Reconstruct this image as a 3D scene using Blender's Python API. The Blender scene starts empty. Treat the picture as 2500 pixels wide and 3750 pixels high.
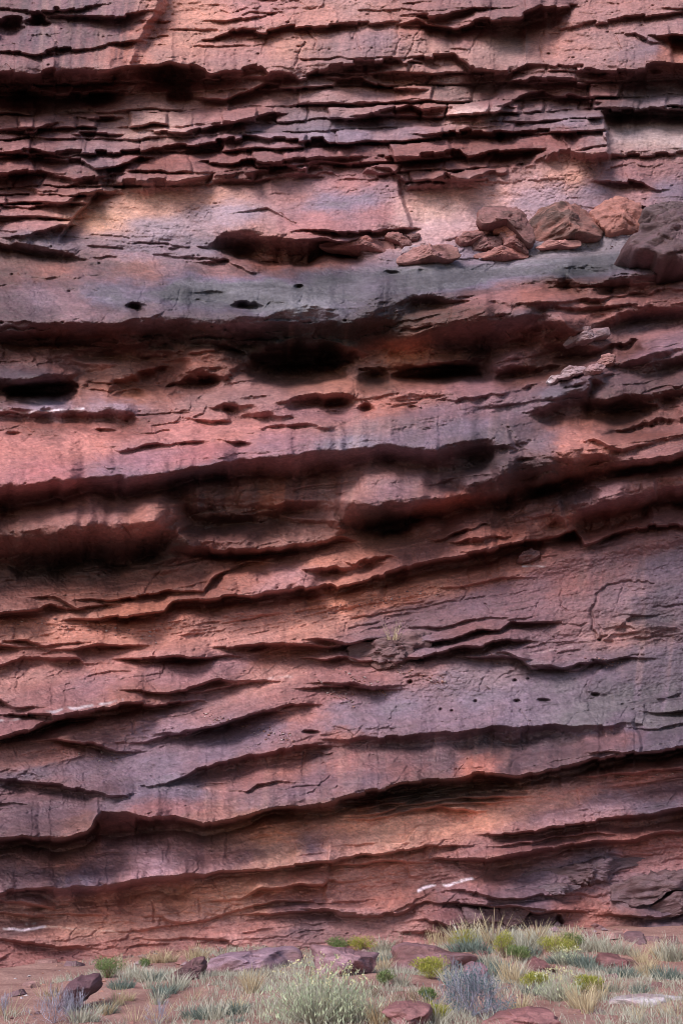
import bpy, math, random
import numpy as np

# ------------------------------------------------------------------ camera, light, exposure
scene = bpy.context.scene
R = math.radians
CAM = (0.0, 0.0, 1.9)
PITCH = R(15.0)
FPX = 4286.0                      # focal length in photograph pixels (2500 x 3750)
cam_data = bpy.data.cameras.new('camera')
cam = bpy.data.objects.new('camera', cam_data)
scene.collection.objects.link(cam)
cam_data.sensor_fit = 'VERTICAL'
cam_data.sensor_height = 36.0
cam_data.lens = 36.0 * FPX / 3750.0
cam_data.clip_end = 2000.0
cam.location = CAM
cam.rotation_euler = (R(90) + PITCH, 0, 0)
scene.camera = cam

SUN_EL, SUN_AZ = R(38), R(212)    # azimuth measured clockwise from +Y
world = bpy.data.worlds.new('World')
scene.world = world
world.use_nodes = True
wn = world.node_tree
bgn = wn.nodes['Background']
sky = wn.nodes.new('ShaderNodeTexSky')
sky.sky_type = 'NISHITA'
sky.sun_disc = False
sky.sun_elevation = SUN_EL
sky.sun_rotation = SUN_AZ
sky.ozone_density = 1.6
wn.links.new(sky.outputs[0], bgn.inputs[0])
bgn.inputs[1].default_value = 0.075
sun_data = bpy.data.lights.new('sun', 'SUN')
sun_data.energy = 1.4
sun_data.angle = R(24)
sun_data.color = (1.0, 0.95, 0.93)
sun = bpy.data.objects.new('sun', sun_data)
scene.collection.objects.link(sun)
sun.rotation_euler = (R(90) - SUN_EL, 0, -SUN_AZ + math.pi)
# the lamp shines along its local -Z: aim it from (azimuth, elevation)
import mathutils
sd = mathutils.Vector((math.sin(SUN_AZ) * math.cos(SUN_EL), math.cos(SUN_AZ) * math.cos(SUN_EL), math.sin(SUN_EL)))
sun.rotation_euler = sd.to_track_quat('Z', 'Y').to_euler()
scene.cycles.filter_width = 0.9
scene.view_settings.view_transform = 'Standard'
scene.view_settings.look = 'None'
scene.view_settings.gamma = 1.0
scene.view_settings.use_curve_mapping = False
scene.view_settings.exposure = 1.5

rng = np.random.RandomState(7)
random.seed(11)
COL = scene.collection

# ------------------------------------------------------------------ helpers
def link(o, parent=None):
    COL.objects.link(o)
    if parent is not None:
        o.parent = parent
    return o

def tag(o, label=None, cat=None, group=None, kind=None):
    if label: o['label'] = label
    if cat: o['category'] = cat
    if group: o['group'] = group
    if kind: o['kind'] = kind
    return o

def srgb(c):
    c = np.asarray(c, float) / 255.0
    return np.where(c <= 0.04045, c / 12.92, ((c + 0.055) / 1.055) ** 2.4)

_tabs = {}
def _tab(seed):
    if seed not in _tabs:
        _tabs[seed] = np.random.RandomState(seed * 97 + 5).rand(256, 256).astype(np.float32)
    return _tabs[seed]

def vn(x, y, seed=0):
    T = _tab(seed)
    xf = np.floor(x); yf = np.floor(y)
    fx = (x - xf).astype(np.float32); fy = (y - yf).astype(np.float32)
    xi = xf.astype(np.int32) & 255; yi = yf.astype(np.int32) & 255
    x1 = (xi + 1) & 255; y1 = (yi + 1) & 255
    fx = fx * fx * fx * (fx * (fx * 6 - 15) + 10)
    fy = fy * fy * fy * (fy * (fy * 6 - 15) + 10)
    a = T[xi, yi]; b = T[x1, yi]; c = T[xi, y1]; d = T[x1, y1]
    v = a + (b - a) * fx + (c - a) * fy + (a - b - c + d) * fx * fy
    return v * 2 - 1

def fbm(x, y, octv, seed, gain=0.5):
    s = 0; a = 1.0; n = 0
    for k in range(octv):
        s = s + a * vn(x * 2 ** k + 17.3 * k, y * 2 ** k - 9.1 * k, seed + k); n += a; a *= gain
    return s / n

def hsh(i, j, seed):
    return _tab(seed)[np.asarray(i).astype(np.int64) & 255, np.asarray(j).astype(np.int64) & 255]

def worley(x, y, seed, jit=0.9):
    xi = np.floor(x); yi = np.floor(y)
    best = np.full(x.shape, 9.0, np.float32); sec = best.copy()
    ri = np.zeros(x.shape, np.float32); dx = ri.copy(); dy = ri.copy()
    for ox in (-1, 0, 1):
        for oy in (-1, 0, 1):
            cx = xi + ox; cy = yi + oy
            px = cx + 0.5 + jit * (hsh(cx, cy, seed) - 0.5)
            py = cy + 0.5 + jit * (hsh(cx, cy, seed + 1) - 0.5)
            ddx = (x - px).astype(np.float32); ddy = (y - py).astype(np.float32)
            d = np.sqrt(ddx * ddx + ddy * ddy)
            m = d < best
            sec = np.where(m, best, np.minimum(sec, d))
            ri = np.where(m, hsh(cx, cy, seed + 2), ri)
            dx = np.where(m, ddx, dx); dy = np.where(m, ddy, dy)
            best = np.where(m, d, best)
    worley.f1 = best
    return ri, sec - best, dx, dy

def smooth(t):
    t = np.clip(t, 0, 1)
    return t * t * (3 - 2 * t)

# rays of the survey grid: a place on the wall is given by where it is seen from the trail
def point(px, py, Y):
    """world point at world distance Y in front of the camera, seen at photograph pixel px, py"""
    x = (np.asarray(px, float) - 1250.0) / FPX
    v = (1875.0 - np.asarray(py, float)) / FPX
    dy = math.cos(PITCH) - v * math.sin(PITCH)
    dz = math.sin(PITCH) + v * math.cos(PITCH)
    t = Y / dy
    return CAM[0] + x * t, CAM[1] + Y + 0 * t, CAM[2] + dz * t

S = 1300.0 / 1568.0
ORG = {'A': (0, 0, S), 'B': (1200, 0, S), 'C': (0, 800, S), 'D': (1200, 800, S), 'E': (0, 1700, S),
       'F': (1200, 1700, S), 'G': (0, 2600, S), 'H': (1200, 2600, S), 'P': (0, 3250, S), 'Q': (1200, 3250, S),
       'Z': (0, 0, 2500.0 / 1568.0)}
def tr(seq):
    """sketch-map coordinates -> photograph pixels; strings switch the map sheet"""
    out = []; o = None
    for p in seq:
        if isinstance(p, str):
            o = ORG[p]
        else:
            q = list(p)
            q[0] = o[0] + p[0] * o[2]; q[1] = o[1] + p[1] * o[2]
            out.append(tuple(q))
    return out

# ------------------------------------------------------------------ cliff survey grid
NXF, NYF = 840, 1270
def axis(lo, hi, n, outlo, outhi, nlo, nhi):
    core = np.linspace(lo, hi, n)
    step = core[1] - core[0]
    def side(dist, k):
        if k == 0: return np.array([])
        w = np.geomspace(1, 14, k); w = np.cumsum(w); return w / w[-1] * dist
    a = lo - side(lo - outlo, nlo)[::-1] if nlo else np.array([])
    b = hi + side(outhi - hi, nhi) if nhi else np.array([])
    return np.concatenate([a, core, b])
ax = axis(-70, 2570, NXF, -3200, 5700, 70, 70)
ay = axis(-70, 3640, NYF, -2600, 3640, 70, 0)
PX, PY = np.meshgrid(ax, ay)          # rows = y
PX = PX.astype(np.float32); PY = PY.astype(np.float32)
NY, NX = PX.shape

# bedding coordinate: straightens the beds so that grain follows them
bed = [
 [(0,-100),(2500,-100)],
 [(0,300),(1250,262),(2500,250)],
 [(0,690),(700,680),(1250,650),(2500,560)],
 [(0,870),(1300,960),(2000,930),(2500,880)],
 [(0,1240),(600,1210),(1300,1180),(2000,1060),(2500,1050)],
 [(0,1480),(600,1500),(1300,1460),(1900,1370),(2500,1230)],
 [(0,1790),(500,1790),(850,1720),(1300,1670),(1700,1640),(2000,1600),(2500,1560)],
 [(0,2160),(600,2120),(1000,2030),(1500,1960),(2000,1840),(2500,1700)],
 [(0,2270),(600,2260),(1000,2200),(1500,2110),(2000,1990),(2500,1880)],
 [(0,2710),(300,2630),(700,2560),(1000,2480),(1300,2400),(2500,2250)],
 [(0,3080),(600,3000),(1300,2930),(1900,2850),(2500,2740)],
 [(0,3290),(700,3230),(1300,3150),(1900,3020),(2500,2960)],
 [(0,3560),(1300,3500),(2500,3420)],
 [(0,3900),(2500,3850)]]
bl = np.array([[np.interp(x, [p[0] for p in l], [p[1] for p in l]) for x in ax] for l in bed])   # lines x columns
bref = bl.mean(axis=1)
BET = np.empty_like(PX)
for j in range(NX):
    c = bl[:, j]
    BET[:, j] = np.interp(ay, c, bref)
BET = np.where(PY < -100, PY + (bref[0] + 100), BET).astype(np.float32)

# wobble of every outline
wob = (5 * fbm(PX / 60, BET / 30, 3, 20, 0.6) + 12 * fbm(PX / 260, BET / 130, 2, 25)).astype(np.float32)
WX = PX + 8 * fbm(PX / 50, PY / 30, 3, 30, 0.6).astype(np.float32)
WY = PY + wob * 0.55
WXs = WX; WYs = WY

REL = np.zeros_like(PX)
# --- broad shape of the wall (metres towards the viewer)
xs5 = np.array([0, 400, 800, 1200, 1568]) * ORG['Z'][2]
broad = [
 (-60, -.1), ([150,140,150,155,150], [.35,-.2,-.1,-.1,0]), (205, -.45), (330, -.25),
 ([425,420,400,385,345], [-.2,-.2,-.2,-.15,-.2]), ([470,480,450,450,420], -.25), ([545,548,570,595,560], -.15),
 ([600,600,640,625,600], [-.1,-.1,.2,.3,.3]), ([690,700,700,670,640], [.9,.9,1.1,1.2,1.2]),
 ([740,745,740,700,655], [1.35,1.35,1.55,1.55,1.4]), ([830,830,840,790,715], [.35,.2,-.1,.3,.7]), ([903,905,872,862,770], [.4,.3,.1,.45,.75]),
 ([925,935,885,880,790], [1.0,1.0,1.1,1.0,1.1]), ([1050,1050,1000,960,900], [1.4,1.4,1.45,1.5,1.4]),
 ([1120,1118,1060,1070,1075], 1.6), ([1180,1180,1110,1130,1130], 1.0), ([1230,1240,1180,1160,1150], [1.35,1.35,1.2,1.1,1.1]),
 ([1340,1330,1250,1200,1170], [.4,.4,.5,.6,.8]), ([1420,1420,1370,1290,1230], 1.1), ([1470,1470,1430,1340,1260], .85),
 ([1620,1600,1530,1500,1500], 1.1), ([1700,1690,1640,1600,1600], 1.25), ([1920,1890,1850,1810,1760], 1.7),
 ([2000,1980,1900,1860,1800], 1.25), ([2070,2060,1990,1960,1900], 1.1), ([2110,2120,2050,2000,1950], .7),
 (2190, .8), (2400, 1.3)]
by = []; br = []
for y, r in broad:
    y = np.full(5, y, float) if np.isscalar(y) else np.array(y, float)
    r = np.full(5, r, float) if np.isscalar(r) else np.array(r, float)
    by.append(np.interp(ax, xs5, y * ORG['Z'][2])); br.append(np.interp(ax, xs5, r))
by = np.array(by); br = np.array(br)
for j in range(NX):
    REL[:, j] = np.interp(WY[:, j], by[:, j], br[:, j])
k = np.exp(-0.5 * (np.arange(-9, 10) / 4.0) ** 2); k /= k.sum()
pad = np.pad(REL, ((9, 9), (0, 0)), mode='edge')
REL = sum(k[i] * pad[i:i + NY] for i in range(19)).astype(np.float32)

def window(y0, y1, x0, x1):
    i0 = max(0, np.searchsorted(ay, y0) - 1); i1 = min(NY, np.searchsorted(ay, y1) + 1)
    j0 = max(0, np.searchsorted(ax, x0) - 1); j1 = min(NX, np.searchsorted(ax, x1) + 1)
    return slice(i0, i1), slice(j0, j1)

led_n = [0]
def ys_mean_early(P): return sum(p[1] for p in P) / len(P)
def ledge(seq, up=55, rec=None, f=0.5, soft=0.0, gain=1.0):
    """overhanging bed edge: points (x, y, drop in metres, height of the underside)"""
    P = tr(seq)
    P.sort(key=lambda p: p[0])
    xs = np.array([p[0] for p in P]); ys = np.array([p[1] for p in P])
    A = np.array([p[2] for p in P]) * gain
    U = np.array([(p[3] if len(p) > 3 else 6) for p in P]) * S
    tl = 80 if ys_mean_early(P) < 2050 else 150
    lo = xs[0] - tl if xs[0] > 15 else -9999
    hi = xs[-1] + tl if xs[-1] < 2480 else 9999
    um = U.max()
    rm = (um * 0.9 + 30) if rec is None else rec
    sy, sx = window(ys.min() - 5 * up - 30, ys.max() + um + 5 * rm + 30, lo, hi)
    x = WX[sy, sx]; y = WY[sy, sx]
    yl = np.interp(x, xs, ys)
    a = np.interp(x, xs, A); u = np.interp(x, xs, U) + 3
    e = np.ones_like(x)
    if lo > -9000: e = e * smooth((x - xs[0] + tl) / (tl + 30))
    if hi < 9000: e = e * smooth((xs[-1] + tl - x) / (tl + 30))
    a = a * e; u = 3 + (u - 3) * e
    jg = 20 if (up <= 50 and ys.mean() < 800) else 8
    led_n[0] += 1; q = led_n[0]
    jag = np.clip(up / 45.0, .5, 1) * (jg * (hsh(np.floor(x / 46 + .8 * vn(x / 90, x * 0 + q, 9)), q, 12) - .5) + 4 * (hsh(np.floor(x / 27), q, 13) - .5) * .5)
    if 880 < ys.mean() < 2080: jag = 6 * vn(x / 34, x * 0 + q * 2.1, 12) * (1 + .5 * vn(x / 12, x * 0 + q, 13))
    yl = yl + jag + 5 * vn(x / 70, x * 0 + q * 3.3, 14)
    a = a * (1 + .4 * vn(x / 80, x * 0 + q * 1.7, 15) + .08 * vn(x / 25, x * 0 + q * 2.7, 17))
    u = u * (1 + .5 * vn(x / 110, x * 0 + q * 4.1, 16)) * np.where(ys.mean() > 2050, .62, np.where(u > 60, .85, .75))
    Rn = 0.0
    if 880 < ys.mean() < 2080: Rn = 22.0 if U.mean() > 30 else (10.0 if U.mean() > 12 else 5.0)
    s = y - yl
    rr = (u * 0.9 + 30) if rec is None else rec
    t = np.clip(s / u, 0, 1)
    tt = np.where(u > 75, 1 - (1 - t) ** 2.2, 1 - (1 - t) ** 5)
    a = a * np.where(u > 75, 1.3, 1.45)
    if soft: tt = tt * (1 - soft) + smooth(t) * soft
    upv = f * a * (.75 * np.exp(-(np.minimum(s, 0) / (1.5 * up)) ** 2) + .25 * np.exp(np.minimum(s, 0) / (2.2 * up)))
    dn = -(1 - f) * a * np.exp(-np.maximum(s - u, 0) / rr)
    g = np.where(s < 0, upv, np.where(s < u, f * a + (-a) * tt, dn))
    if Rn:
        Re = Rn * np.clip(a / .4, .3, 1.3)
        t2 = np.clip((s + Re) / (u * .8 + Re), 0, 1)
        t2 = t2 ** 1.5 * (2.5 - 1.5 * t2)
        upv = f * a * np.exp(-(np.minimum(s + Re, 0) / (up * 1.9)) ** 2)
        g2 = np.where(s < -Re, upv, np.where(s < u * .8, f * a - a * t2, -(1 - f) * a * np.exp(-np.maximum(s - u * .8, 0) / rr)))
        g = g2
    REL[sy, sx] += g.astype(np.float32)

def hollow(sh, cx, cy, rx, ry, d, ang=0, topbias=0.35, pw=1.0):
    (x0, y0), = [p[:2] for p in tr([sh, (cx, cy)])]
    rx *= ORG[sh][2]; ry *= ORG[sh][2]
    m = max(rx, ry) * 1.3
    sy, sx = window(y0 - m, y0 + m, x0 - m, x0 + m)
    x = WX[sy, sx] - x0; y = WY[sy, sx] - y0
    wv = min(1.0, ry / 30)
    x = x + 26 * wv * fbm(PX[sy, sx] / 45, PY[sy, sx] / 30, 3, 18, .6); y = y + 16 * wv * fbm(PX[sy, sx] / 60, PY[sy, sx] / 25, 3, 22, .6)
    c, s = math.cos(R(ang)), math.sin(R(ang))
    u = (x * c + y * s) / rx; v = (-x * s + y * c) / ry
    # deepest point sits high: sharp upper rim, gentler floor
    v2 = np.where(v < -topbias, (v + topbias) / (1 - topbias), (v + topbias) / (1 + topbias))
    r2 = u * u + v2 * v2
    REL[sy, sx] -= (d * np.clip(1 - r2, 0, 1) ** pw).astype(np.float32)

def side_step(seq, amp, w=8, fade=60, decay=260):
    """the rock left of a steep line stands amp metres in front of the rock right of it"""
    P = tr(seq); P.sort(key=lambda p: p[1])
    ys = [p[1] for p in P]; xs = [p[0] for p in P]
    sy, sx = window(ys[0] - 2 * fade, ys[-1] + 2 * fade, min(xs) - 5 * decay, max(xs) + 5 * decay)
    x = WX[sy, sx]; y = WY[sy, sx]
    xl = np.interp(y, ys, xs)
    s = x - xl
    e = smooth((y - ys[0] + fade) / fade) * smooth((ys[-1] + fade - y) / fade)
    if ys[0] < 10: e = smooth((ys[-1] + fade - y) / fade)
    g = np.where(s < 0, 0.5 * np.exp(np.minimum(s, 0) / decay), -0.5 * np.exp(-np.maximum(s - w, 0) / decay))
    m = (s >= 0) & (s < w)
    g = np.where(m, 0.5 - s / w, g)
    REL[sy, sx] += (amp * g * e).astype(np.float32)

def crack(seq, d=0.12, w=4.5):
    P = tr(seq)
    X_ = [p[0] for p in P]; Y_ = [p[1] for p in P]
    sy, sx = window(min(Y_) - 30, max(Y_) + 30, min(X_) - 30, max(X_) + 30)
    x = WX[sy, sx] + 5 * vn(PX[sy, sx] / 16, PY[sy, sx] / 16, 33); y = WY[sy, sx] + 5 * vn(PX[sy, sx] / 16, PY[sy, sx] / 16, 34)
    dd = np.full(x.shape, 1e9, np.float32)
    for x0, y0, x1, y1 in zip(X_[:-1], Y_[:-1], X_[1:], Y_[1:]):
        dx, dy = x1 - x0, y1 - y0; L = dx * dx + dy * dy + 1e-6
        t = np.clip(((x - x0) * dx + (y - y0) * dy) / L, 0, 1)
        dd = np.minimum(dd, np.hypot(x - x0 - t * dx, y - y0 - t * dy))
    wv = w * (.7 + .6 * vn(PX[sy, sx] / 40, PY[sy, sx] / 40, 35))
    REL[sy, sx] -= (d * .8 * np.clip(1 - dd / wv, 0, 1)).astype(np.float32)

# --- the ledges, from the top of the wall down
# top left buttress
ledge(['A',(0,40,.1,5),(110,38,.15,8),(240,50,.3,12),(340,45,.25,8),(450,30,.1,4)], up=25)
ledge(['A',(230,70,.1,6),(350,75,.25,10),(480,82,.4,22),(560,70,.3,18),(650,50,.1,5)], up=25)
hollow('A', 45, 130, 85, 60, .7, 0)
hollow('A', 165, 95, 40, 50, .55, 60)
hollow('A', 255, 42, 22, 12, .3)
ledge(['A',(0,225,.1,6),(90,228,.25,10),(160,238,.35,14),(270,215,.3,10),(380,205,.12,6),(480,185,.1,5),(570,180,.25,10)], up=30)
hollow('A', 225, 245, 45, 12, .2)
crack(['A',(205,150),(240,185),(265,212)]); crack(['A',(30,280),(60,320)])
side_step(['A',(705,-40),(690,40),(640,120),(600,200),(575,280)], .55, 40)
ledge(['A',(0,320,.85,80),(150,322,.85,80),(260,310,.85,70),(400,300,.85,70),(475,300,.8,60),(560,285,.5,40),
       (640,282,.9,95),(760,268,1.2,110),(860,285,1.0,100),(930,315,.6,60),(1060,310,.45,30),(1150,282,.35,22),
       (1190,320,.5,40),(1280,315,.5,45),(1330,335,.3,20),(1440,300,.25,15),'B',(20,285,.3,20),(160,262,.45,30),(300,250,.35,30),
       (340,275,.2,15),(440,245,.3,20),(560,240,.2,10),(610,270,.3,30),(650,312,.5,45),(790,318,.35,20),(880,280,.2,10),
       (980,285,.12,8),(1100,300,.12,8),(1250,320,.3,20),(1350,310,.6,50),(1480,280,.6,60),(1568,290,.6,60)], up=50, rec=60)
hollow('A', 780, 340, 130, 60, .5); hollow('A', 800, 420, 60, 45, .5, -30)
hollow('A', 430, 440, 90, 40, .35); hollow('A', 60, 430, 110, 60, .5)
# upper middle wall
ledge(['A',(960,165,.25,10),(1060,130,.35,12),(1190,140,.35,14),(1350,120,.25,8),(1530,100,.12,5)], up=40)
ledge(['A',(780,128,.08,4),(930,130,.08,4)], up=30); ledge(['A',(960,95,.1,5),(1080,75,.12,5),(1200,60,.12,5)], up=30)
crack(['A',(1200,60),(1235,20),(1300,5)]); crack(['A',(1340,190),(1300,290)], .15, 7); crack(['A',(960,165),(850,190),(830,215)], .1, 9)
crack(['A',(1190,150),(1150,240)], .1, 5)
ledge(['B',(0,112,.15,5),(120,102,.2,6),(245,92,.2,6)], up=30)
ledge(['B',(310,112,.12,5),(400,90,.2,12),(440,108,.5,30),(560,124,.55,26),(640,110,.2,10)], up=25)
ledge(['B',(380,78,.1,10),(450,68,.45,36),(560,50,.35,26),(640,30,.3,15)], up=35)
ledge(['B',(590,108,.2,10),(680,80,.6,40),(850,62,.9,60),(940,30,.9,90),(1015,20,.8,90)], up=40)
ledge(['B',(1010,138,.06,4),(1150,105,.14,5),(1370,70,.2,6),(1568,42,.2,5)], up=40)
ledge(['B',(1340,150,.15,6),(1410,188,.2,10)], up=20); crack(['B',(1345,150),(1365,180),(1410,190)])
ledge(['B',(1485,158,.5,30),(1568,150,.6,35)], up=30)
side_step(['B',(1500,160),(1520,290)], .3, 8)
for s_ in ([(130,100),(110,170)],[(300,110),(320,170),(300,240)],[(410,115),(370,200),(340,270)],[(690,115),(620,240),(610,300)],[(950,130),(930,200),(960,285)]):
    crack(['B'] + s_, .12, 7)
# fractured zone, traced edges
ledge(['A',(60,400,.2,10),(130,398,.35,25),(230,408,.45,34),(350,412,.5,40),(500,402,.5,30)], up=30)
ledge(['A',(60,590,.3,18),(150,585,.35,25),(250,540,.15,8)], up=30)
ledge(['A',(380,590,.3,15),(480,595,.25,10)], up=25); ledge(['A',(360,515,.2,18),(480,520,.3,22)], up=25)
ledge(['A',(700,590,.3,6),(800,595,.3,8)], up=30)
ledge(['A',(60,660,.25,10),(150,655,.3,12),(250,672,.3,15),(370,665,.4,20),(500,668,.5,25),(650,655,.5,20),(720,650,.3,12),(830,635,.3,12)], up=40)
ledge(['A',(860,632,.4,18),(940,620,.4,20),(1080,610,.45,15),(1180,620,.3,15),(1300,625,.3,12),(1420,618,.4,25),(1460,640,.5,20),(1568,635,.2,8)], up=45)
ledge(['A',(0,700,.2,15),(70,680,.4,30),(190,692,.3,20),(370,705,.4,20),(420,740,.4,15),(520,740,.4,15),(620,700,.4,20)], up=30)
ledge(['A',(0,770,.3,15),(100,755,.5,30),(180,750,.4,30),(330,795,.4,20),(430,770,.4,20)], up=30)
ledge(['A',(900,430,.4,22),(1000,432,.3,18),(1180,370,.4,16)], up=30)
ledge(['A',(830,590,.3,18),(930,550,.4,26),(1080,525,.3,15),(1200,500,.3,20)], up=30)
ledge(['A',(930,720,.3,15),(1100,715,.4,20),(1260,715,.4,14),(1400,690,.3,14),(1568,700,.25,12)], up=30)
ledge(['A',(160,830,.5,30),(300,835,.5,30),(400,800,.5,30),(440,795,1.0,90),(560,795,.95,75),(690,790,.9,70),(780,800,.7,60),(940,770,.8,60),(1120,745,.8,55),
       (1300,732,.7,55),(1450,725,.5,50),'B',(60,720,.3,20),(280,745,.4,25),(340,800,.6,60),(450,800,.7,50),(520,770,.7,60),(620,790,.6,40),(700,760,.8,60),
       (820,735,.8,80),(900,712,.7,80),(1000,655,.8,90),(1130,668,.8,60),(1232,672,.7,50)], up=40, rec=14, f=.95, gain=.42)
ledge(['A',(60,1045,.25,8),(200,1018,.45,28),(262,990,.5,45)], up=35, rec=25)
side_step(['A',(425,860),(330,950),(265,1040)], .45, 8, 30, 160)
ledge(['A',(0,900,.15,6),(120,920,.2,8),(260,900,.25,12),(300,890,.3,30),(350,860,.4,30),(420,850,.4,30)], up=25)
ledge(['B',(430,590,.3,20),(500,578,.45,22),(640,582,.45,28),(760,572,.6,38),(860,575,.45,20),(940,570,.3,10),(1090,575,.3,10)], up=35)
ledge(['B',(290,690,.45,30),(440,680,.5,40),(580,665,.5,50),(620,690,.5,30),(740,665,.55,34),(890,645,.5,40)], up=35)
ledge(['B',(160,500,.3,20),(260,490,.4,25),(370,460,.4,22),(410,480,.5,30),(490,475,.5,40)], up=30)
ledge(['B',(60,350,.3,12),(150,345,.3,14),(260,390,.3,15),(380,395,.35,18)], up=25)
ledge(['B',(640,505,.3,14),(740,490,.4,20),(850,440,.3,18),(940,410,.35,20),(1030,425,.35,20),(1150,440,.3,15)], up=35)
ledge(['B',(800,360,.25,10),(900,345,.3,12),(1010,350,.35,14),(1140,375,.25,10)], up=30)
side_step(['B',(790,350),(720,430),(650,510)], -.3, 20, 40, 120)
ledge(['B',(1245,490,.6,50),(1380,482,.65,60),(1568,487,.65,60)], up=35, rec=25)
side_step(['B',(1215,520),(1238,680)], .5, 8, 30, 200)
ledge(['B',(1240,682,.14,5),(1400,684,.14,5),(1568,668,.14,5)], up=40)
ledge(['B',(1240,800,.2,8),(1380,812,.25,14),(1450,840,.1,8)], up=30)
ledge(['B',(1370,915,.3,8),(1500,905,.35,12),(1568,905,.35,14)], up=40)
hollow('B', 755, 610, 20, 20, .3); hollow('B', 570, 765, 40, 14, .3)
# pale wall
side_step(['B',(308,820),(330,900),(365,985)], .32, 6, 30, 260)
ledge(['B',(0,1020,.25,8),(160,1028,.35,12),(345,1002,.4,25)], up=60)
ledge(['A',(1060,935,.06,3),(1180,925,.1,4),(1240,955,.1,4),(1290,985,.08,3)], up=35)
crack(['A',(1230,945),(1280,975),(1350,1030)], .1)
for s_ in ([(860,880),(905,895)],[(540,960),(535,1010)],[(1200,858),(1280,862)],[(640,1000),(700,985)]): crack(['A'] + s_, .05, 3.5)
# ledge with the slots under the pale wall
ledge(['C',(0,125,.2,15),(120,125,.45,40),(200,133,.65,64),(300,158,.5,50),(350,180,.1,10)], up=35, rec=20)
ledge(['C',(940,130,.2,20),(1000,88,.6,90),(1060,80,.95,130),(1200,108,.95,112),(1350,125,.85,100),(1480,132,.85,90),'D',(30,130,.8,90),(120,150,.5,50),(230,188,.15,12)], up=30, rec=14, f=.35)
ledge(['C',(1330,100,.35,10),(1568,96,.35,12),'D',(200,95,.35,14),(310,90,.3,12)], up=22)
ledge(['C',(1340,60,.2,8),(1440,55,.25,8),(1540,70,.2,8)], up=20)
ledge(['C',(880,190,.15,6),(1000,190,.2,8),(1110,240,.2,8)], up=30)
ledge(['C',(0,245,.06,4),(210,270,.15,10),(330,255,.2,14),(420,250,.1,8)], up=25)
hollow('C', 770, 140, 45, 12, .2); hollow('C', 412, 207, 18, 7, .15)
# great smooth shoulder
hollow('C', 1080, 388, 88, 26, .7, 0, .1); hollow('C', 600, 408, 46, 34, .45); hollow('C', 1325, 305, 30, 14, .3); hollow('C', 8, 462, 14, 6, .2)
hollow('C', 980, 350, 110, 40, .12); hollow('C', 350, 350, 90, 45, .12)
crack(['C',(165,310),(190,335),(230,330)], .06); crack(['C',(330,450),(420,475),(510,490)], .12, 6)
ledge(['C',(100,465,.1,8),(330,470,.2,12),(480,490,.15,10),(600,450,.15,8),(780,400,.08,6)], up=60)
hollow('D', 280, 238, 45, 14, .2); hollow('D', 430, 240, 40, 25, .12); hollow('D', 1140, 250, 110, 38, .2, 10)
# its underside and the caves
ledge(['C',(0,520,.25,50),(120,520,.3,50),(330,500,.35,60),(480,500,.4,60),(640,485,.45,80),(780,460,.5,90),(1000,455,.6,100),(1150,455,.7,120),(1270,425,.8,140),(1400,420,.8,130),
       (1540,440,.8,120),'D',(120,452,.8,90),(250,412,.8,90),(370,368,.7,70),(480,372,.6,50),(560,388,.4,30),(640,345,.2,12)], up=90, soft=.6)
ledge(['D',(850,292,.2,12),(950,278,.5,46),(1060,292,.75,66),(1150,322,.75,50),(1260,292,.75,70),(1400,266,.8,80),(1500,265,.7,50)], up=60, rec=20, f=.45)
hollow('C', 1330, 650, 240, 100, 1.3, -6, .3, .55)
hollow('C', 1110, 560, 130, 60, .35, 30, .3, .7)
hollow('C', 1480, 610, 90, 40, .4, -10, .3, .6)
ledge(['C',(1440,610,.3,10),(1568,600,.4,30),'D',(60,590,.4,60)], up=18)
ledge(['C',(0,735,.6,60),(150,738,.85,70),(240,705,.6,90),(330,690,.2,60)], up=40, rec=12, f=.6)
hollow('C', 180, 778, 170, 52, .9, 0, .4, .5)
hollow('C', 300, 560, 320, 50, .35)
ledge(['C',(380,630,-.25,8),(480,632,-.35,8),(575,628,-.3,8)], up=25)
hollow('C', 640, 745, 170, 70, .6, -14, .4, .6); hollow('C', 900, 585, 120, 22, -.2); hollow('C', 850, 745, 130, 36, .4, -8, .4, .6)
hollow('C', 925, 640, 160, 66, -.5, 4, 0, .8); hollow('C', 820, 690, 150, 40, -.25, -12, 0, .8); hollow('C', 930, 725, 60, 18, .3); hollow('C', 1010, 590, 75, 20, .45, 18)
hollow('C', 570, 790, 90, 30, .25)
# knobs and pockets right of the cave
hollow('D', 480, 700, 195, 50, 1.0, -4, .4, .5); hollow('D', 200, 722, 70, 56, .6, 0, .4, .5); hollow('D', 290, 600, 30, 18, .2)
ledge(['D',(300,570,.4,20),(430,520,.4,60),(560,490,.6,110),(700,470,.7,120),(730,480,.4,100)], up=40, soft=.5)
ledge(['D',(730,480,.3,40),(850,455,.6,60),(950,420,.6,60),(1010,440,.5,100),(1060,500,.2,30)], up=40)
hollow('D', 900, 520, 110, 45, .35, -30)
ledge(['D',(760,680,.3,40),(860,620,.5,80),(950,590,.5,60),(1140,575,.6,80)], up=45)
hollow('D', 900, 700, 170, 55, .6, -5); hollow('D', 1330, 580, 70, 45, .6, -20)
ledge(['D',(300,660,.2,20),(430,655,.4,24),(560,650,.4,24),(660,655,.3,16)], up=35)
ledge(['D',(600,400,.2,12),(720,375,.2,10),(850,380,.15,8),(1000,370,.3,10),(1100,360,.3,10),(1300,350,.3,14),(1500,318,.3,10)], up=22)
ledge(['D',(900,380,.2,12),(1100,400,.25,14),(1300,380,.2,14),(1400,395,.2,10)], up=22)
ledge(['D',(1240,470,.3,40),(1330,440,.5,50),(1430,425,.6,45),(1568,430,.5,40)], up=40)
ledge(['D',(1150,600,.25,14),(1250,560,.25,12)], up=25)
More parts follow.
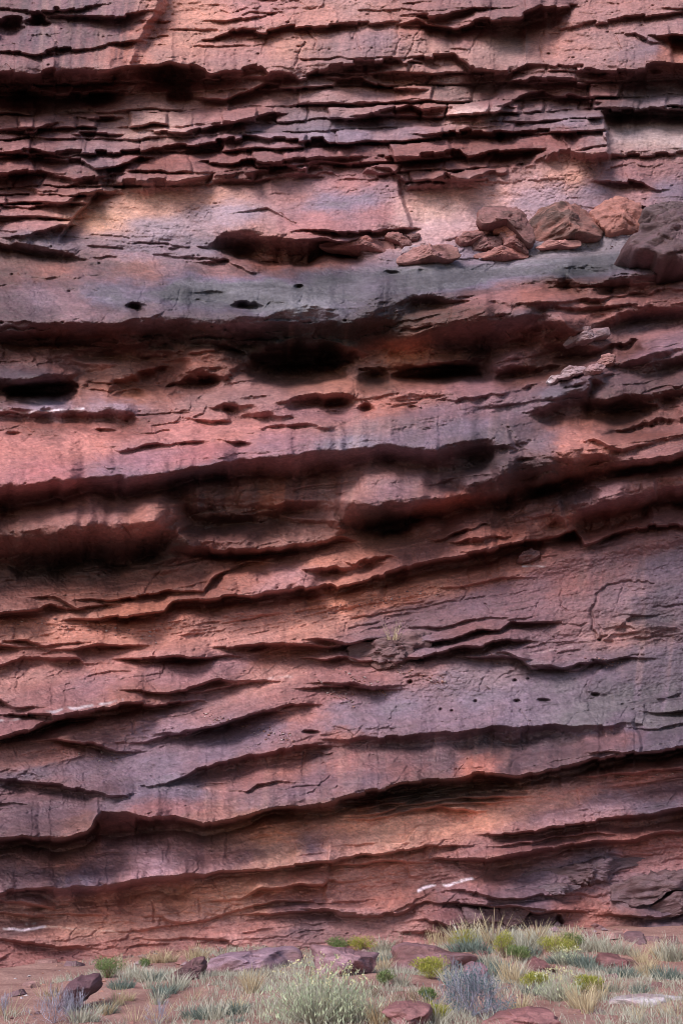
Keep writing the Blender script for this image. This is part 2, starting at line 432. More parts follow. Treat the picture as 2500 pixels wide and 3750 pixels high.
hollow('D', 165, 838, 45, 24, .5); hollow('D', 380, 848, 42, 18, .3); hollow('D', 30, 815, 55, 26, .4); hollow('D', 40, 860, 60, 18, .3)
ledge(['D',(560,800,.25,12),(660,785,.2,8),(770,765,.2,6),(940,745,.2,6)], up=30)
ledge(['D',(760,690,.2,30),(870,745,.3,30),(960,720,.2,10)], up=25)
# right hand buttress and its recess
ledge(['D',(890,865,.4,30),(950,868,.6,30),(1040,810,.8,60),(1150,765,.9,120),(1165,730,.6,90)], up=60)
ledge(['D',(1170,820,.3,20),(1230,830,.4,20),(1320,790,.3,20),(1400,790,.4,20),(1568,760,.4,40)], up=30)
hollow('D', 1300, 880, 170, 90, .8); hollow('D', 1500, 850, 80, 70, .4)
ledge(['D',(1200,940,.4,20),(1310,930,.4,20),(1420,900,.3,20),(1568,880,.3,30)], up=25)
ledge(['D',(1170,980,.3,14),(1300,1030,.4,16),(1420,1000,.3,14),(1568,960,.3,14)], up=25)
ledge(['D',(1280,650,.2,40),(1420,655,.35,60),(1568,640,.4,60)], up=60, soft=.6)
crack(['D',(800,930),(815,980),(870,1035),(980,1065),(1060,1085)], .18, 8); crack(['D',(800,930),(900,910),(990,905)], .12, 6)
hollow('D', 720, 1040, 130, 40, .2, -6)
# noses and scoops of the water-worn beds
for a_ in (('D',900,480,190,75,-.4,-12),('D',880,640,170,55,-.35,-8),('D',640,700,120,60,.3,-30),('D',1060,460,150,60,-.25,10),('D',320,600,170,50,-.2,-8),('D',1130,690,150,45,-.25,-12),
           ('D',280,780,240,55,-.25,-8),('D',470,860,260,55,-.2,-10),('D',1300,640,260,40,-.25,-14),('D',1450,560,220,60,-.3,-12),('D',1120,1000,190,80,-.3,-6),('D',760,950,200,90,-.2,-12),
           ('E',700,230,150,90,-.5,14),('E',1120,285,330,60,.55,-2),('E',300,250,360,70,-.25,0),('F',110,215,150,85,-.5,8),('F',380,170,150,70,-.25,0),('F',1250,120,230,80,-.4,-14),
           ('F',650,330,150,60,-.3,-12),('F',870,270,160,60,-.25,-16),('E',1180,520,250,50,-.25,-4),('C',180,700,190,40,-.45,0),('C',560,600,240,46,.3,-4),('C',1050,700,90,50,-.3,30),('C',1200,820,170,36,-.2,-10),
           ('C',330,890,300,30,.15,0),('C',760,560,150,50,.25,10),('D',150,660,120,55,-.3,-10),('D',60,760,110,50,-.25,-20),('C',80,330,180,80,-.15,0),('C',700,330,320,70,-.15,0),('D',300,300,280,80,-.2,-6)):
    hollow(a_[0], a_[1], a_[2], a_[3], a_[4], a_[5], a_[6], .15, .8)
for a_ in (('C',420,300,210,50,-.16,4),('C',860,380,190,60,.14,-6),('C',1250,330,170,60,-.2,0),('D',180,330,160,70,-.22,-6),('D',520,300,180,60,-.2,-8),('D',330,250,130,30,.14,-4),('D',760,240,200,50,.12,-4),('D',960,200,180,50,-.18,-6),('D',1150,210,160,50,-.2,0),
           ('C',160,380,150,50,.12,6)):
    hollow(a_[0], a_[1], a_[2], a_[3], a_[4], a_[5], a_[6], .15, .9)
# beds between the caves and the long lip
ledge(['C',(0,868,.3,64),(150,862,.35,68),(300,855,.3,60),(420,880,.3,50),(480,872,.45,64),(560,888,.45,54),(610,895,.1,20)], up=30, rec=14)
side_step(['C',(735,800),(755,860)], -.15, 6, 10, 60); side_step(['C',(985,830),(1010,900)], .2, 6, 10, 80)
ledge(['C',(850,900,.15,6),(920,900,.2,6),(1000,900,.2,6)], up=25)
ledge(['C',(990,838,.35,26),(1100,832,.15,16)], up=25); ledge(['C',(1050,790,.15,10),(1200,780,.25,14)], up=25)
ledge(['C',(1265,820,.35,30),(1380,803,.5,44),(1530,800,.5,36)], up=30, rec=20)
ledge(['C',(1050,880,.12,10),(1170,870,.25,26),(1270,880,.25,30)], up=30)
ledge(['C',(1170,925,.15,10),(1270,920,.25,20),(1350,915,.3,26),(1450,930,.25,10)], up=25)
hollow('C', 60, 957, 45, 9, .25); hollow('C', 480, 948, 90, 16, .3, 5); hollow('C', 230, 968, 60, 10, .15); hollow('C', 380, 930, 60, 10, .1)
ledge(['C',(540,1022,.2,5),(640,1000,.2,5),(740,996,.2,5),(870,982,.2,5)], up=40); ledge(['C',(960,982,.2,6),(1090,992,.2,4)], up=30)
crack(['C',(255,1110),(250,1150),(290,1180)], .08, 5); crack(['C',(840,1050),(850,1062)], .15, 6)
# long lip
ledge(['E',(0,122,1.1,70),(150,112,1.1,65),(300,105,1.1,60),(450,80,1.1,72),(560,85,1.1,72),(700,80,1.15,66),(860,50,1.2,80),(980,20,1.3,100),(1140,10,1.3,84),
       'D',(40,1055,1.2,70),(160,1045,1.2,70),(270,1028,1.2,80),(380,1050,1.1,80),(470,1055,1.1,80),(600,1015,1.0,110),(700,1000,.7,150),(860,1062,.7,150),(990,1102,.8,110),(1170,1075,.7,90),
       (1280,1092,.6,50),(1460,1085,.6,24),(1568,1062,.6,24)], up=70, rec=55)
ledge(['D',(540,1160,.3,20),(620,1190,.5,50),(760,1160,.5,60),(860,1130,.3,60)], up=30)
# second, darker overhang
ledge(['E',(0,320,.9,190),(100,322,1.3,200),(300,300,1.5,205),(450,292,1.5,205),(560,290,1.4,205),(660,285,1.2,210),(740,250,.9,200),(790,215,.6,90),(900,215,.65,70),(1100,205,.65,70),
       (1300,190,.65,60),(1480,182,.6,60),'F',(60,185,1.0,130),(210,205,1.25,130),(400,188,1.2,130),(560,175,1.0,90),(700,165,1.1,70),(850,128,1.1,60),(950,100,.9,40),(1100,75,.7,18),(1290,35,.6,14),(1430,3,.6,14),(1568,-25,.6,16)],
       up=80, rec=24, f=.55, soft=.3)
side_step(['E',(775,180),(790,300),(850,370)], .45, 40, 30, 140)
ledge(['E',(830,372,.4,60),(900,392,.7,60),(1050,400,.85,44),(1250,388,.7,20),(1400,360,.45,12),(1500,342,.35,10)], up=45, rec=14)
crack(['E',(1220,280),(1245,330),(1260,350)], .1, 6)
hollow('E', 20, 230, 60, 70, .4); hollow('E', 1000, 195, 140, 10, .12)
side_step(['F',(60,150),(45,200),(20,280)], -.35, 30, 40, 120)
ledge(['F',(510,165,.3,30),(700,130,.25,14),(800,140,.2,14)], up=25)
# rubbly bed and bulging bed under it
ledge(['E',(900,560,.2,10),(940,500,.3,14),(1000,470,.2,10),(1100,440,.15,8)], up=20)
ledge(['E',(0,665,.45,26),(130,645,.5,28),(225,622,.45,50),(300,640,.2,20)], up=30)
ledge(['E',(240,590,.2,20),(340,640,.3,14),(440,625,.2,10)], up=20); ledge(['E',(460,600,.3,14),(600,588,.25,10),(750,568,.35,16)], up=30)
ledge(['E',(420,692,.5,14),(560,668,.75,24),(730,656,.75,28),(760,610,.75,70),(900,590,.75,80),(1110,582,.8,50),(1300,552,.8,50),(1440,522,.7,60),'F',(40,542,.9,50),(150,515,.9,50),(250,482,.9,60),
       (400,440,1.0,70),(560,412,1.1,80),(730,370,1.1,70),(880,342,.9,60),(980,322,.7,40),(1080,292,.6,40),(1130,350,.5,14),(1230,325,.5,10),(1350,300,.35,10),(1430,278,.4,10),(1568,275,.3,8)], up=50, rec=30)
side_step(['F',(715,250),(735,370)], .2, 14, 20, 100)
ledge(['F',(590,350,.3,20),(650,330,.35,16),(720,320,.2,8)], up=25); ledge(['F',(130,430,.3,14),(200,410,.35,20),(250,410,.2,8)], up=20)
ledge(['F',(0,465,.5,30),(80,455,.5,30),(160,440,.3,14)], up=25)
ledge(['F',(500,330,.3,16),(600,290,.3,14),(700,265,.2,10)], up=25)
ledge(['F',(1040,262,.6,50),(1110,240,.7,60),(1200,200,.8,90),(1290,180,.85,90),(1440,150,.9,90),(1568,130,.9,90)], up=50, rec=20)
side_step(['F',(1440,80),(1450,150)], .4, 8, 20, 120); side_step(['F',(1010,150),(1030,220),(1050,265)], .15, 14, 20, 60)
hollow('F', 1140, 150, 60, 50, .2)
crack(['F',(980,330),(1000,260)], .1, 7)
# smooth varnished wall, lower right
crack(['F',(1180,600),(1195,570),(1240,535),(1330,515),(1440,522)], .12, 8); crack(['F',(1180,600),(1160,640),(1165,720),(1190,775),(1250,780)], .14, 8)
crack(['F',(1025,555),(1030,620),(1060,650)], .08, 5); crack(['F',(690,625),(720,640),(722,665)], .06, 4); crack(['F',(1380,600),(1440,590)], .06, 4)
ledge(['F',(1220,770,-.1,6),(1300,700,.1,6),(1340,660,.1,6)], up=20)
hollow('F', 1290, 740, 70, 36, .12); 
ledge(['F',(455,722,.14,4),(550,715,.16,4),(640,690,.14,4),(720,680,.08,4)], up=35)
ledge(['F',(600,540,.14,8),(700,520,.14,4),(770,500,.12,4)], up=25)
ledge(['F',(1280,680,-.1,20),(1500,700,-.2,20),(1568,720,-.2,20)], up=60)
ledge(['F',(1380,1058,-.12,6),(1470,1030,-.15,6),(1568,1040,-.15,6)], up=60); ledge(['F',(1520,1095,.3,8),(1568,1085,.3,10)], up=20)
ledge(['F',(1430,1170,.12,5),(1568,1150,.12,5)], up=30)
side_step(['F',(1210,890),(1150,960),(1140,1010)], -.14, 8, 20, 120)
side_step(['H',(1340,60),(1370,110),(1375,180)], .2, 10, 20, 120)
# slots in the lower wall
ledge(['E',(120,772,.25,10),(200,800,.35,16),(290,792,.2,10)], up=25); ledge(['E',(340,812,.3,30),(430,792,.4,42),(560,802,.35,20)], up=25)
ledge(['E',(0,885,.35,24),(100,852,.45,40),(200,850,.35,40),(340,850,.35,30),(370,878,.1,8)], up=30)
ledge(['E',(640,862,.45,18),(740,850,.6,36),(850,848,.65,44),(940,850,.35,15)], up=35, rec=14); ledge(['E',(0,800,.3,20),(80,805,.3,16)], up=25)
ledge(['E',(1070,802,.45,36),(1250,792,.5,60),(1330,796,.5,50),(1480,802,.5,30),(1550,800,.25,20)], up=35)
ledge(['E',(0,1040,.25,5),(60,1075,.35,10),(125,1078,.25,8)], up=35)
ledge(['E',(120,1112,.45,15),(190,1108,.6,40),(320,1095,.65,46),(480,1070,.75,40),(560,1052,.85,60),(680,1060,.7,40),(780,1052,.4,20)], up=45, rec=16)
ledge(['E',(640,1003,.35,20),(760,1012,.45,20),(900,972,.55,30),(970,952,.45,26),(1060,960,.15,8)], up=35)
ledge(['E',(900,1010,.25,20),(1000,990,.3,20),(1120,960,.15,8)], up=25)
ledge(['E',(0,1200,.6,26),(100,1178,.65,30),(200,1143,.85,44),(300,1120,.7,24)], up=30, rec=16)
ledge(['E',(820,1192,.3,20),(960,1152,.5,36),(1130,1102,.45,24),(1290,1068,.35,12)], up=35)
ledge(['F',(455,792,.55,16),(550,772,.55,30),(640,742,.45,20),(760,732,.35,15),(800,700,.4,24),(905,695,.4,24)], up=25, rec=12)
ledge(['F',(430,856,.5,14),(600,812,.7,44),(700,800,.6,34),(775,782,.4,20)], up=25, rec=12)
ledge(['F',(685,858,.45,18),(765,856,.4,20)], up=18); ledge(['F',(790,835,.15,8),(860,868,.35,20),(900,905,.35,20)], up=20)
ledge(['F',(985,888,.4,16),(1040,905,.4,14),(1110,880,.4,16)], up=18, rec=12); ledge(['F',(1110,905,.3,14),(1180,870,.3,14),(1300,852,.3,10)], up=18)
ledge(['F',(0,985,.25,8),(100,985,.3,10),(210,995,.3,8)], up=20); ledge(['F',(20,970,.2,8),(100,965,.3,10),(190,985,.3,10)], up=20)
ledge(['F',(0,770,.3,30),(100,790,.5,30),(170,770,.4,20)], up=30); ledge(['F',(0,860,.4,20),(80,850,.5,24),(140,870,.3,12)], up=20)
for hx, hy, a, b in ((360,968,16,10),(830,1046,14,6),(955,1045,34,9),(1180,1020,18,8),(545,1090,8,5),(490,1085,6,5),(885,945,8,6),(820,952,8,6),(650,1048,10,5),(1200,775,10,6),(1170,868,10,6)):
    hollow('F', hx, hy, a, b, .25)
crack(['F',(850,1085),(865,1120),(910,1145)], .08, 5); crack(['F',(670,975),(710,992)], .1, 5); crack(['F',(30,1165),(90,1180),(110,1205)], .1, 6)
# layered purple beds, lower left
ledge(['G',(0,130,.6,30),(120,92,.6,40),(190,60,.7,50),(300,28,.4,20)], up=30, rec=16)
ledge(['G',(240,132,.25,18),(340,140,.55,40),(450,155,.6,45),(520,182,.25,10)], up=28, rec=12)
ledge(['G',(640,140,.15,8),(820,97,.25,10),(960,70,.35,24),(1130,15,.35,20)], up=30)
ledge(['G',(60,312,.3,36),(200,322,.45,60),(330,342,.5,60),(480,372,.35,40)], up=40)
ledge(['G',(720,332,.2,10),(800,300,.3,16),(870,268,.6,34),(960,235,.6,50),(1120,200,.55,64),(1200,180,.55,70),(1340,158,.45,60)], up=40, rec=60)
hollow('G', 90, 330, 70, 60, .2); hollow('G', 20, 420, 120, 10, .15)
crack(['G',(670,290),(720,330),(770,350)], .08, 5); crack(['G',(1480,90),(1530,95),(1560,130)], .08, 5); hollow('G', 1370, 103, 45, 10, .35)
ledge(['G',(1090,360,.12,10),(1130,330,.2,12),(1220,320,.12,6)], up=30)
ledge(['G',(0,575,.95,60),(100,562,.95,80),(260,572,1.05,80),(390,542,1.2,100),(450,455,1.3,160),(560,450,1.35,150),(660,480,1.35,130),(780,470,1.25,115),(900,497,1.15,80),(1000,482,1.05,60),
       (1070,466,.95,60),(1200,437,.95,60),(1330,430,.85,60),(1410,412,.85,60),'H',(0,402,.85,60),(130,367,.9,76),(220,345,.95,70),(400,310,.9,70),(620,286,.8,80),(730,282,.85,60),(860,287,.9,60),
       (970,266,.95,50),(1170,217,.95,60),(1290,202,.9,70),(1370,187,.9,60),(1568,166,.95,56)], up=60, rec=26, gain=1.35)
ledge(['H',(110,132,.25,50),(280,112,.3,60),(450,103,.4,80),(600,88,.5,100),(740,78,.55,110),(900,70,.55,110),(1000,66,.5,90),(1170,72,.4,60),(1330,62,.2,40)], up=60, rec=70, soft=.3)
side_step(['H',(345,250),(300,310),(230,340)], .06, 6, 20, 80)
ledge(['H',(1220,185,.15,8),(1300,195,.2,8)], up=20)
# thin dark beds in the slot
for k_, yy in enumerate((330, 352, 374, 398, 420)):
    ledge(['H',(130 + 15 * k_, yy + 60,.2,8),(330, yy + 30,.25,10),(520, yy - 5,.25,10),(760 - 10 * k_, yy - 18,.22,8)], up=14, rec=14)
ledge(['H',(480,435,.3,14),(560,440,.4,16)], up=18); ledge(['H',(670,382,.3,12),(750,375,.3,12)], up=16)
ledge(['H',(130,600,.12,8),(330,580,-.1,8),(390,510,-.1,8)], up=30)
ledge(['H',(1140,300,.2,10),(1250,290,.25,10),(1400,280,.3,10),(1568,262,.3,10)], up=18)
# bottom beds
ledge(['G',(0,808,.6,36),(130,797,.7,46),(290,787,.95,80),(430,785,.95,86),(560,760,.95,96),(760,732,.95,96),(900,737,.85,60),(960,717,.85,50),(1100,706,.65,44),(1180,706,.55,26),
       (1300,686,.7,34),(1450,672,.75,30),'H',(0,671,.6,14),(80,666,.55,14),(200,646,.5,12),(440,601,.35,12),(560,596,.2,8)], up=45, rec=40)
ledge(['H',(815,556,.55,18),(990,517,.7,40),(1100,507,.7,56),(1200,492,.7,56),(1350,467,.75,60),(1568,432,.85,80)], up=45, rec=20)
ledge(['H',(560,660,.4,24),(700,666,.65,46),(860,632,.75,60),(1000,612,.7,50),(1180,582,.55,36),(1370,562,.45,28),(1480,540,.4,16),(1568,540,.4,12)], up=28, rec=26)
ledge(['H',(820,600,.25,8),(1000,570,.3,10),(1180,550,.2,8)], up=18)
side_step(['H',(565,600),(570,670)], -.12, 6, 10, 80)
ledge(['H',(80,690,.25,8),(180,680,.3,10),(250,668,.3,10),(345,672,.3,12)], up=20); side_step(['H',(345,670),(350,730)], -.1, 5, 10, 50)
ledge(['G',(1060,840,.15,8),(1150,792,.45,20),(1250,790,.5,22),(1330,770,.55,30),(1430,782,.5,24),'H',(0,760,.2,8)], up=30)
ledge(['G',(1210,902,.35,20),(1370,892,.4,30),(1460,882,.35,26),(1520,900,.1,10)], up=30)
ledge(['G',(0,852,.45,22),(100,852,.4,40),(260,880,.1,20)], up=20); ledge(['G',(0,905,.25,14),(130,915,.35,14)], up=20)
ledge(['G',(60,1012,.2,20),(130,1030,.35,40),(240,1045,.25,12),(340,1040,.1,8)], up=40)
ledge(['G',(270,900,.1,20),(350,905,.15,10)], up=20); ledge(['G',(720,915,.1,6),(760,940,.2,8)], up=20)
ledge(['G',(560,985,.08,6),(900,930,.14,8),(1200,850,.2,10),(1450,850,.2,10)], up=30)
ledge(['G',(640,1010,.06,6),(1000,1020,.12,8),(1030,1040,.15,8),(1110,1060,.06,6)], up=30)
ledge(['H',(0,880,.3,14),(60,915,.3,16),(240,910,.3,16),(360,880,.3,16),(430,850,.2,10)], up=40)
hollow('H', 1020, 935, 26, 30, .5)
# lumpy boulders built into the foot of the wall, lower right
for a_ in ([(620,860,.35,16),(700,858,.5,14),(760,880,.2,8)], [(860,870,.4,24),(910,890,.5,14),(1010,885,.35,10)], [(480,940,.2,8),(560,975,.35,12),(620,960,.2,8)],
           [(640,800,.25,14),(720,830,.3,14),(860,838,.3,12),(960,815,.2,10)], [(760,860,.25,8),(850,875,.3,10)], [(1400,965,.4,14),(1480,975,.5,16),(1568,960,.4,14)],
           [(440,985,.2,6),(520,1000,.25,8)], [(1330,905,.3,12),(1460,915,.35,14),(1568,890,.3,12)]):
    ledge(['H'] + a_, up=45, f=.7)

# --- bedding, blocks and flakes
# lobes of the weathered, rounded beds
def lobes(w, h, seed, warp):
    worley((WX + warp * fbm(PX / 130, PY / 90, 3, seed + 5, .6)) / w, (BET + warp * .5 * fbm(PX / 120, BET / 70, 3, seed + 9, .6)) / h, seed, .9)
    return np.clip(1 - (worley.f1 / .95) ** 2, 0, 1)
zl = smooth((PY - np.interp(PX, [0, 900, 1500, 2500], [1230, 1180, 1080, 1060])) / 90) * smooth((np.interp(PX, [0, 1300, 2500], [1560, 1500, 1560]) - PY) / 90)
zl2 = smooth((PY - np.interp(PX, [0, 1300, 2500], [1500, 1450, 1560])) / 60) * smooth((np.interp(PX, [0, 1200, 1900, 2500], [2260, 2120, 1960, 1860]) - PY) / 60)
REL += (zl * (.34 * lobes(300, 105, 300, 50) + .12 * lobes(120, 50, 320, 30))).astype(np.float32)
REL += (zl2 * (.2 * lobes(520, 120, 340, 60) + .06 * lobes(160, 60, 360, 30))).astype(np.float32)
def soft3(a):
    p = np.pad(a, 1, mode='edge')
    v = (p[:-2] + 2 * p[1:-1] + p[2:]) / 4
    return (v[:, :-2] + 2 * v[:, 1:-1] + v[:, 2:]) / 4
# water-rounded rock: the shoulder, the caves and the long lips have no sharp arrises
rounded = smooth((PY - (BET * 0 + 880)) / 60) * smooth((np.interp(PX, [0, 1200, 1900, 2500], [2020, 1960, 1840, 1700]) - PY) / 60)
rl = REL.copy()
for _ in range(5): rl = soft3(rl)
rounded = rounded * np.clip(.75 + .9 * fbm(PX / 200, BET / 80, 2, 19), .15, 1)
REL = (REL * (1 - rounded) + rl * rounded).astype(np.float32)
def zone(polys, blur=30):
    m = np.zeros_like(PX)
    for seq, v in polys:
        P = tr(seq)
        xs = np.array([p[0] for p in P]); ys = np.array([p[1] for p in P])
        sy, sx = window(ys.min() - blur, ys.max() + blur, xs.min() - blur, xs.max() + blur)
        x = WX[sy, sx] + 20 * vn(PX[sy, sx] / 45, PY[sy, sx] / 30, 61); y = WY[sy, sx] + 14 * vn(PX[sy, sx] / 40, PY[sy, sx] / 25, 62)
        inside = np.zeros(x.shape, bool); dist = np.full(x.shape, 1e9, np.float32)
        n = len(P)
        for i in range(n):
            x0, y0 = xs[i], ys[i]; x1, y1 = xs[(i + 1) % n], ys[(i + 1) % n]
            c = ((y0 > y) != (y1 > y)) & (x < (x1 - x0) * (y - y0) / (y1 - y0 + 1e-9) + x0)
            inside ^= c
            dx, dy = x1 - x0, y1 - y0; t = np.clip(((x - x0) * dx + (y - y0) * dy) / (dx * dx + dy * dy + 1e-6), 0, 1)
            dist = np.minimum(dist, np.hypot(x - x0 - t * dx, y - y0 - t * dy))
        sd_ = np.where(inside, dist, -dist)
        w = smooth((sd_ + blur * .5) / blur) * v
        m[sy, sx] = np.maximum(m[sy, sx], w)
    return m

Zpl = zone([(['A',(270,1030),(430,905),(640,865),(1080,838),(1500,785),'B',(60,790),(305,830),(360,990),(0,1010),'A',(1250,1000),(900,1050)], .9),
            (['B',(370,880),(560,850),(900,800),(1230,740),(1350,900),(1100,930),(640,1000),(380,1050)], .9), (['B',(1240,560),(1700,540),(1700,660),(1240,670)], .9),
            (['B',(620,130),(950,130),(950,270),(620,300)], .8), (['C',(100,280),(900,260),'D',(200,220),(900,190),(1250,150),(1100,260),(500,350),(0,430),'C',(1000,430),(100,440)], .4),
            (['H',(30,560),(330,470),(700,400),(1100,350),(1100,480),(800,540),(400,580),(50,640)], .8), (['F',(1180,850),(1700,850),(1700,1020),(1200,1010)], .7), (['E',(100,190),(740,190),(740,270),(100,290)], .6),
            (['F',(250,700),(700,540),(1100,400),(1700,330),(1700,760),(1250,740),(900,660),(450,700)], .6), (['F',(-200,1100),(400,960),(1100,920),(1150,1140),(-200,1180)], .6), (['C',(-100,1000),(800,1010),(1300,1010),'D',(700,850),(780,960),(300,1010),(-100,1040),'E',(400,60),(-100,90)], .55),
            (['G',(100,260),(700,190),(1000,160),(600,400),(100,300)], .5)], 40)
Zfrac = zone([(['A',(-900,330),(150,345),(600,290),(900,330),(1300,345),'B',(300,260),(620,320),(900,290),(1568,330),(2400,330),(2400,480),(1568,480),(1230,490),(1235,670),(1000,650),(900,715),(690,780),(330,830),(300,770),(0,745),
                    'A',(1100,800),(700,830),(430,850),(260,1000),(0,1040),(-900,1040)], 1.0)], 24)
Zrub = zone([(['E',(0,560),(500,520),(900,500),(1000,440),(1300,400),(1568,370),'F',(250,380),(200,420),(0,440),'E',(1100,480),(900,560),(700,560),(0,640)], .8),
             (['E',(-800,700),(500,670),(900,640),'F',(0,570),(400,490),(800,420),(1100,340),(1130,370),(700,490),(400,600),(160,650),(100,760),'E',(1300,790),(900,810),(500,800),(-800,900)], .8),
             (['E',(-50,920),(700,860),'G',(-50,180),(300,40),(800,30),(1300,-60),'F',(100,900),(500,870),(520,960),(200,1000),'G',(1300,50),(900,130),(500,180),(200,200),(0,250)], .5),
             (['H',(0,680),(600,640),(560,760),(0,860)], .5), (['H',(960,680),(1250,600),(1568,560),(2200,560),(2200,680),(1450,700),(1250,740)], .7),
             (['H',(150,420),(400,330),(760,300),(760,400),(500,440),(300,470)], .5), (['H',(1130,320),(1250,270),(1568,250),(2200,250),(2200,300),(1568,290)], .6),
             (['D',(380,480),(640,400),(860,310),(1000,360),(1500,310),(1568,320),(1568,420),(1300,420),(1000,450),(700,470),(500,520)], .5),
             (['C',(300,190),(900,180),(1130,250),(900,260),(0,270)], .35)], 30)
Zfrac = Zfrac.astype(np.float32); Zrub = np.maximum(Zrub - Zfrac, 0).astype(np.float32)

def blocks(hlo, hhi, wlo, whi, seed, warpx, warpy, lip=.8):
    r = np.random.RandomState(seed)
    edges = [-700.0]
    while edges[-1] < 4300: edges.append(edges[-1] + r.uniform(hlo, hhi))
    edges = np.array(edges)
    b = BET + warpy * fbm(PX / 130, BET / 60, 3, seed + 40, .6)
    b = np.clip(b, -650, 4200)
    row = np.searchsorted(edges, b) - 1
    h = edges[row + 1] - edges[row]
    t = (b - edges[row]) / h
    wr = wlo + (whi - wlo) * hsh(row, 3, seed + 51)
    x = PX + warpx * fbm(PX / 40, PY / 30, 2, seed + 44, .6) + 300
    # long pieces shift along the row so joints lean differently
    u = x / wr + 7.3 * hsh(row, 9, seed + 52) + (t - .5) * .3 * (hsh(row, 5, seed + 50) - .5) + 40
    i0 = np.floor(u)
    j0 = .8 * hsh(i0, row, seed + 53)
    idx = np.where(u - i0 >= j0, i0, i0 - 1)
    left = idx + .8 * hsh(idx, row, seed + 53); right = idx + 1 + .8 * hsh(idx + 1, row, seed + 53)
    du = np.minimum(u - left, right - u) * wr
    pr = hsh(idx, row, seed + 54)
    tilt = (hsh(idx, row, seed + 55) - .5) * ((u - left) / np.maximum(right - left, .2) - .5)
    lipk = lip + .12 * (hsh(idx, row, seed + 56) - .5)
    prof = np.where(t < lipk, .55 + .45 * (t / lipk) ** .7, 1 - (t - lipk) / (1 - lipk) * 1.3)
    prof = prof * (1 - .9 * np.clip(hsh(idx, row, seed + 57) * 1.6 - .5, 0, 1) * (1 - smooth(du / 10)))
    return prof, pr, tilt, row, idx, h, t, du

pA, prA, tiA, rowA, idA, hA, tA, duA = blocks(26, 80, 80, 330, 3, 8, 14, .84)
pB, prB, tiB, rowB, idB, hB, tB, duB = blocks(8, 20, 40, 260, 103, 12, 9)
pC, prC, tiC, rowC, idC, hC, tC, duC = blocks(34, 90, 200, 700, 203, 14, 20, .9)
FRA = (.62 * (pA * (.15 + .85 * prA ** 1.3) + .7 * tiA) - .22) + .05 * (pB - .7) * (.1 + .9 * prB) * (prA > .5) + .16 * fbm(PX / 110, BET / 60, 2, 66)
REL += (Zfrac * FRA).astype(np.float32)
mod = np.clip(.5 + 1.1 * fbm(PX / 220, BET / 90, 2, 70), 0, 1)
REL += (Zrub * (.075 * (pB * (.2 + .8 * prB) - .5) + .13 * (pA * (.1 + .9 * prA) + tiA - .5) * mod)).astype(np.float32)
massive = np.clip(1 - Zfrac - .6 * Zrub, 0, 1) * (1 - Zpl)
# weak bed edges and spalled flakes on the massive rock
mod2 = np.clip(fbm(PX / 300, BET / 110, 3, 75) * 1.6 + .25, 0, 1)
REL += (massive * mod2 * (.045 * (pC - .8) * prC + .03 * tiC)).astype(np.float32)
ri, ed, dx_, dy_ = worley((PX + 16 * fbm(PX / 40, PY / 40, 3, 81)) / 120, (BET + 12 * fbm(PX / 50, BET / 30, 3, 85)) / 48, 90)
flk = (ri > .45)
REL += (massive * np.clip(.15 + 1.2 * fbm(PX / 260, BET / 160, 2, 95), 0, 1) * (.085 * (ri - .5) + .05 * dy_ * (ri - .3) + .03 * dx_)).astype(np.float32)
ri2, ed2, dx2, dy2 = worley((PX + 8 * fbm(PX / 20, PY / 20, 2, 181)) / 46, (BET + 5 * vn(PX / 24, BET / 14, 185)) / 17, 190)
REL += ((.25 + .75 * np.clip(Zrub + Zfrac * .8 + massive * np.clip(fbm(PX / 180, BET / 90, 2, 195) - .05, 0, 1), 0, 1)) * (.022 * (ri2 - .5) + .012 * dy2)).astype(np.float32)
hair = (1 - smooth(ed / .09)) * np.clip(fbm(PX / 140, BET / 60, 3, 197, .6) * 2.4 + .1, 0, 1)
hair2 = (1 - smooth(ed2 / .12)) * np.clip(fbm(PX / 110, BET / 50, 3, 199, .6) * 2.4 - .1, 0, 1)
REL -= (.04 * hair * massive + .03 * hair2).astype(np.float32)
# short dark bedding cracks that open and close along the beds
bc = vn(PX / 190, (BET + 6 * vn(PX / 40, BET / 60, 401)) / 13, 402)
REL -= (.09 * smooth((bc - .62) / .14) * (1 - .95 * Zpl) * np.clip(fbm(PX / 300, BET / 120, 2, 404) * 2 + .5, 0, 1)).astype(np.float32)
REL -= (.07 * (1 - smooth(duC / 5)) * (prC > .4) * np.clip(fbm(PX / 160, BET / 90, 2, 408) * 2 + .4, 0, 1) * np.clip(massive + .3 * Zpl, 0, 1)).astype(np.float32)
REL += (.10 * (prC - .5) * smooth(duC / 6) * massive).astype(np.float32)
# pock marks
pri, ped, pdx, pdy = worley(PX / 60, BET / 34, 410, 1.0)
pr_ = np.sqrt((pdx) ** 2 + (pdy * 1.4) ** 2)
REL -= (.1 * (pri > .8) * (1 - smooth(pr_ / .16)) * massive).astype(np.float32)
# weathered relief along the beds
REL += (.09 * fbm(PX / 420, BET / 150, 2, 100)).astype(np.float32)
REL += (.075 * (1 - .6 * Zpl) * fbm(PX / 150, BET / 42, 4, 104, .6)).astype(np.float32)
REL += (.026 * (1 + .8 * Zrub) * (1 - .4 * Zpl) * fbm(PX / 34, BET / 12, 3, 110, .7)).astype(np.float32)
REL += (.01 * vn(PX / 7, PY / 6, 120)).astype(np.float32)

def soft3_(a):
    p = np.pad(a, 1, mode='edge')
    v = (p[:-2] + 2 * p[1:-1] + p[2:]) / 4
    return (v[:, :-2] + 2 * v[:, 1:-1] + v[:, 2:]) / 4
sm = soft3(REL); steep = np.clip(np.abs(REL - sm) / .04, 0, 1)
REL = REL * (1 - steep) + sm * steep
YB = 24.6 - REL + np.clip((PX - 2500) / 2500, 0, 3) * -2.0 + np.clip(-PX / 2500, 0, 3) * -1.0
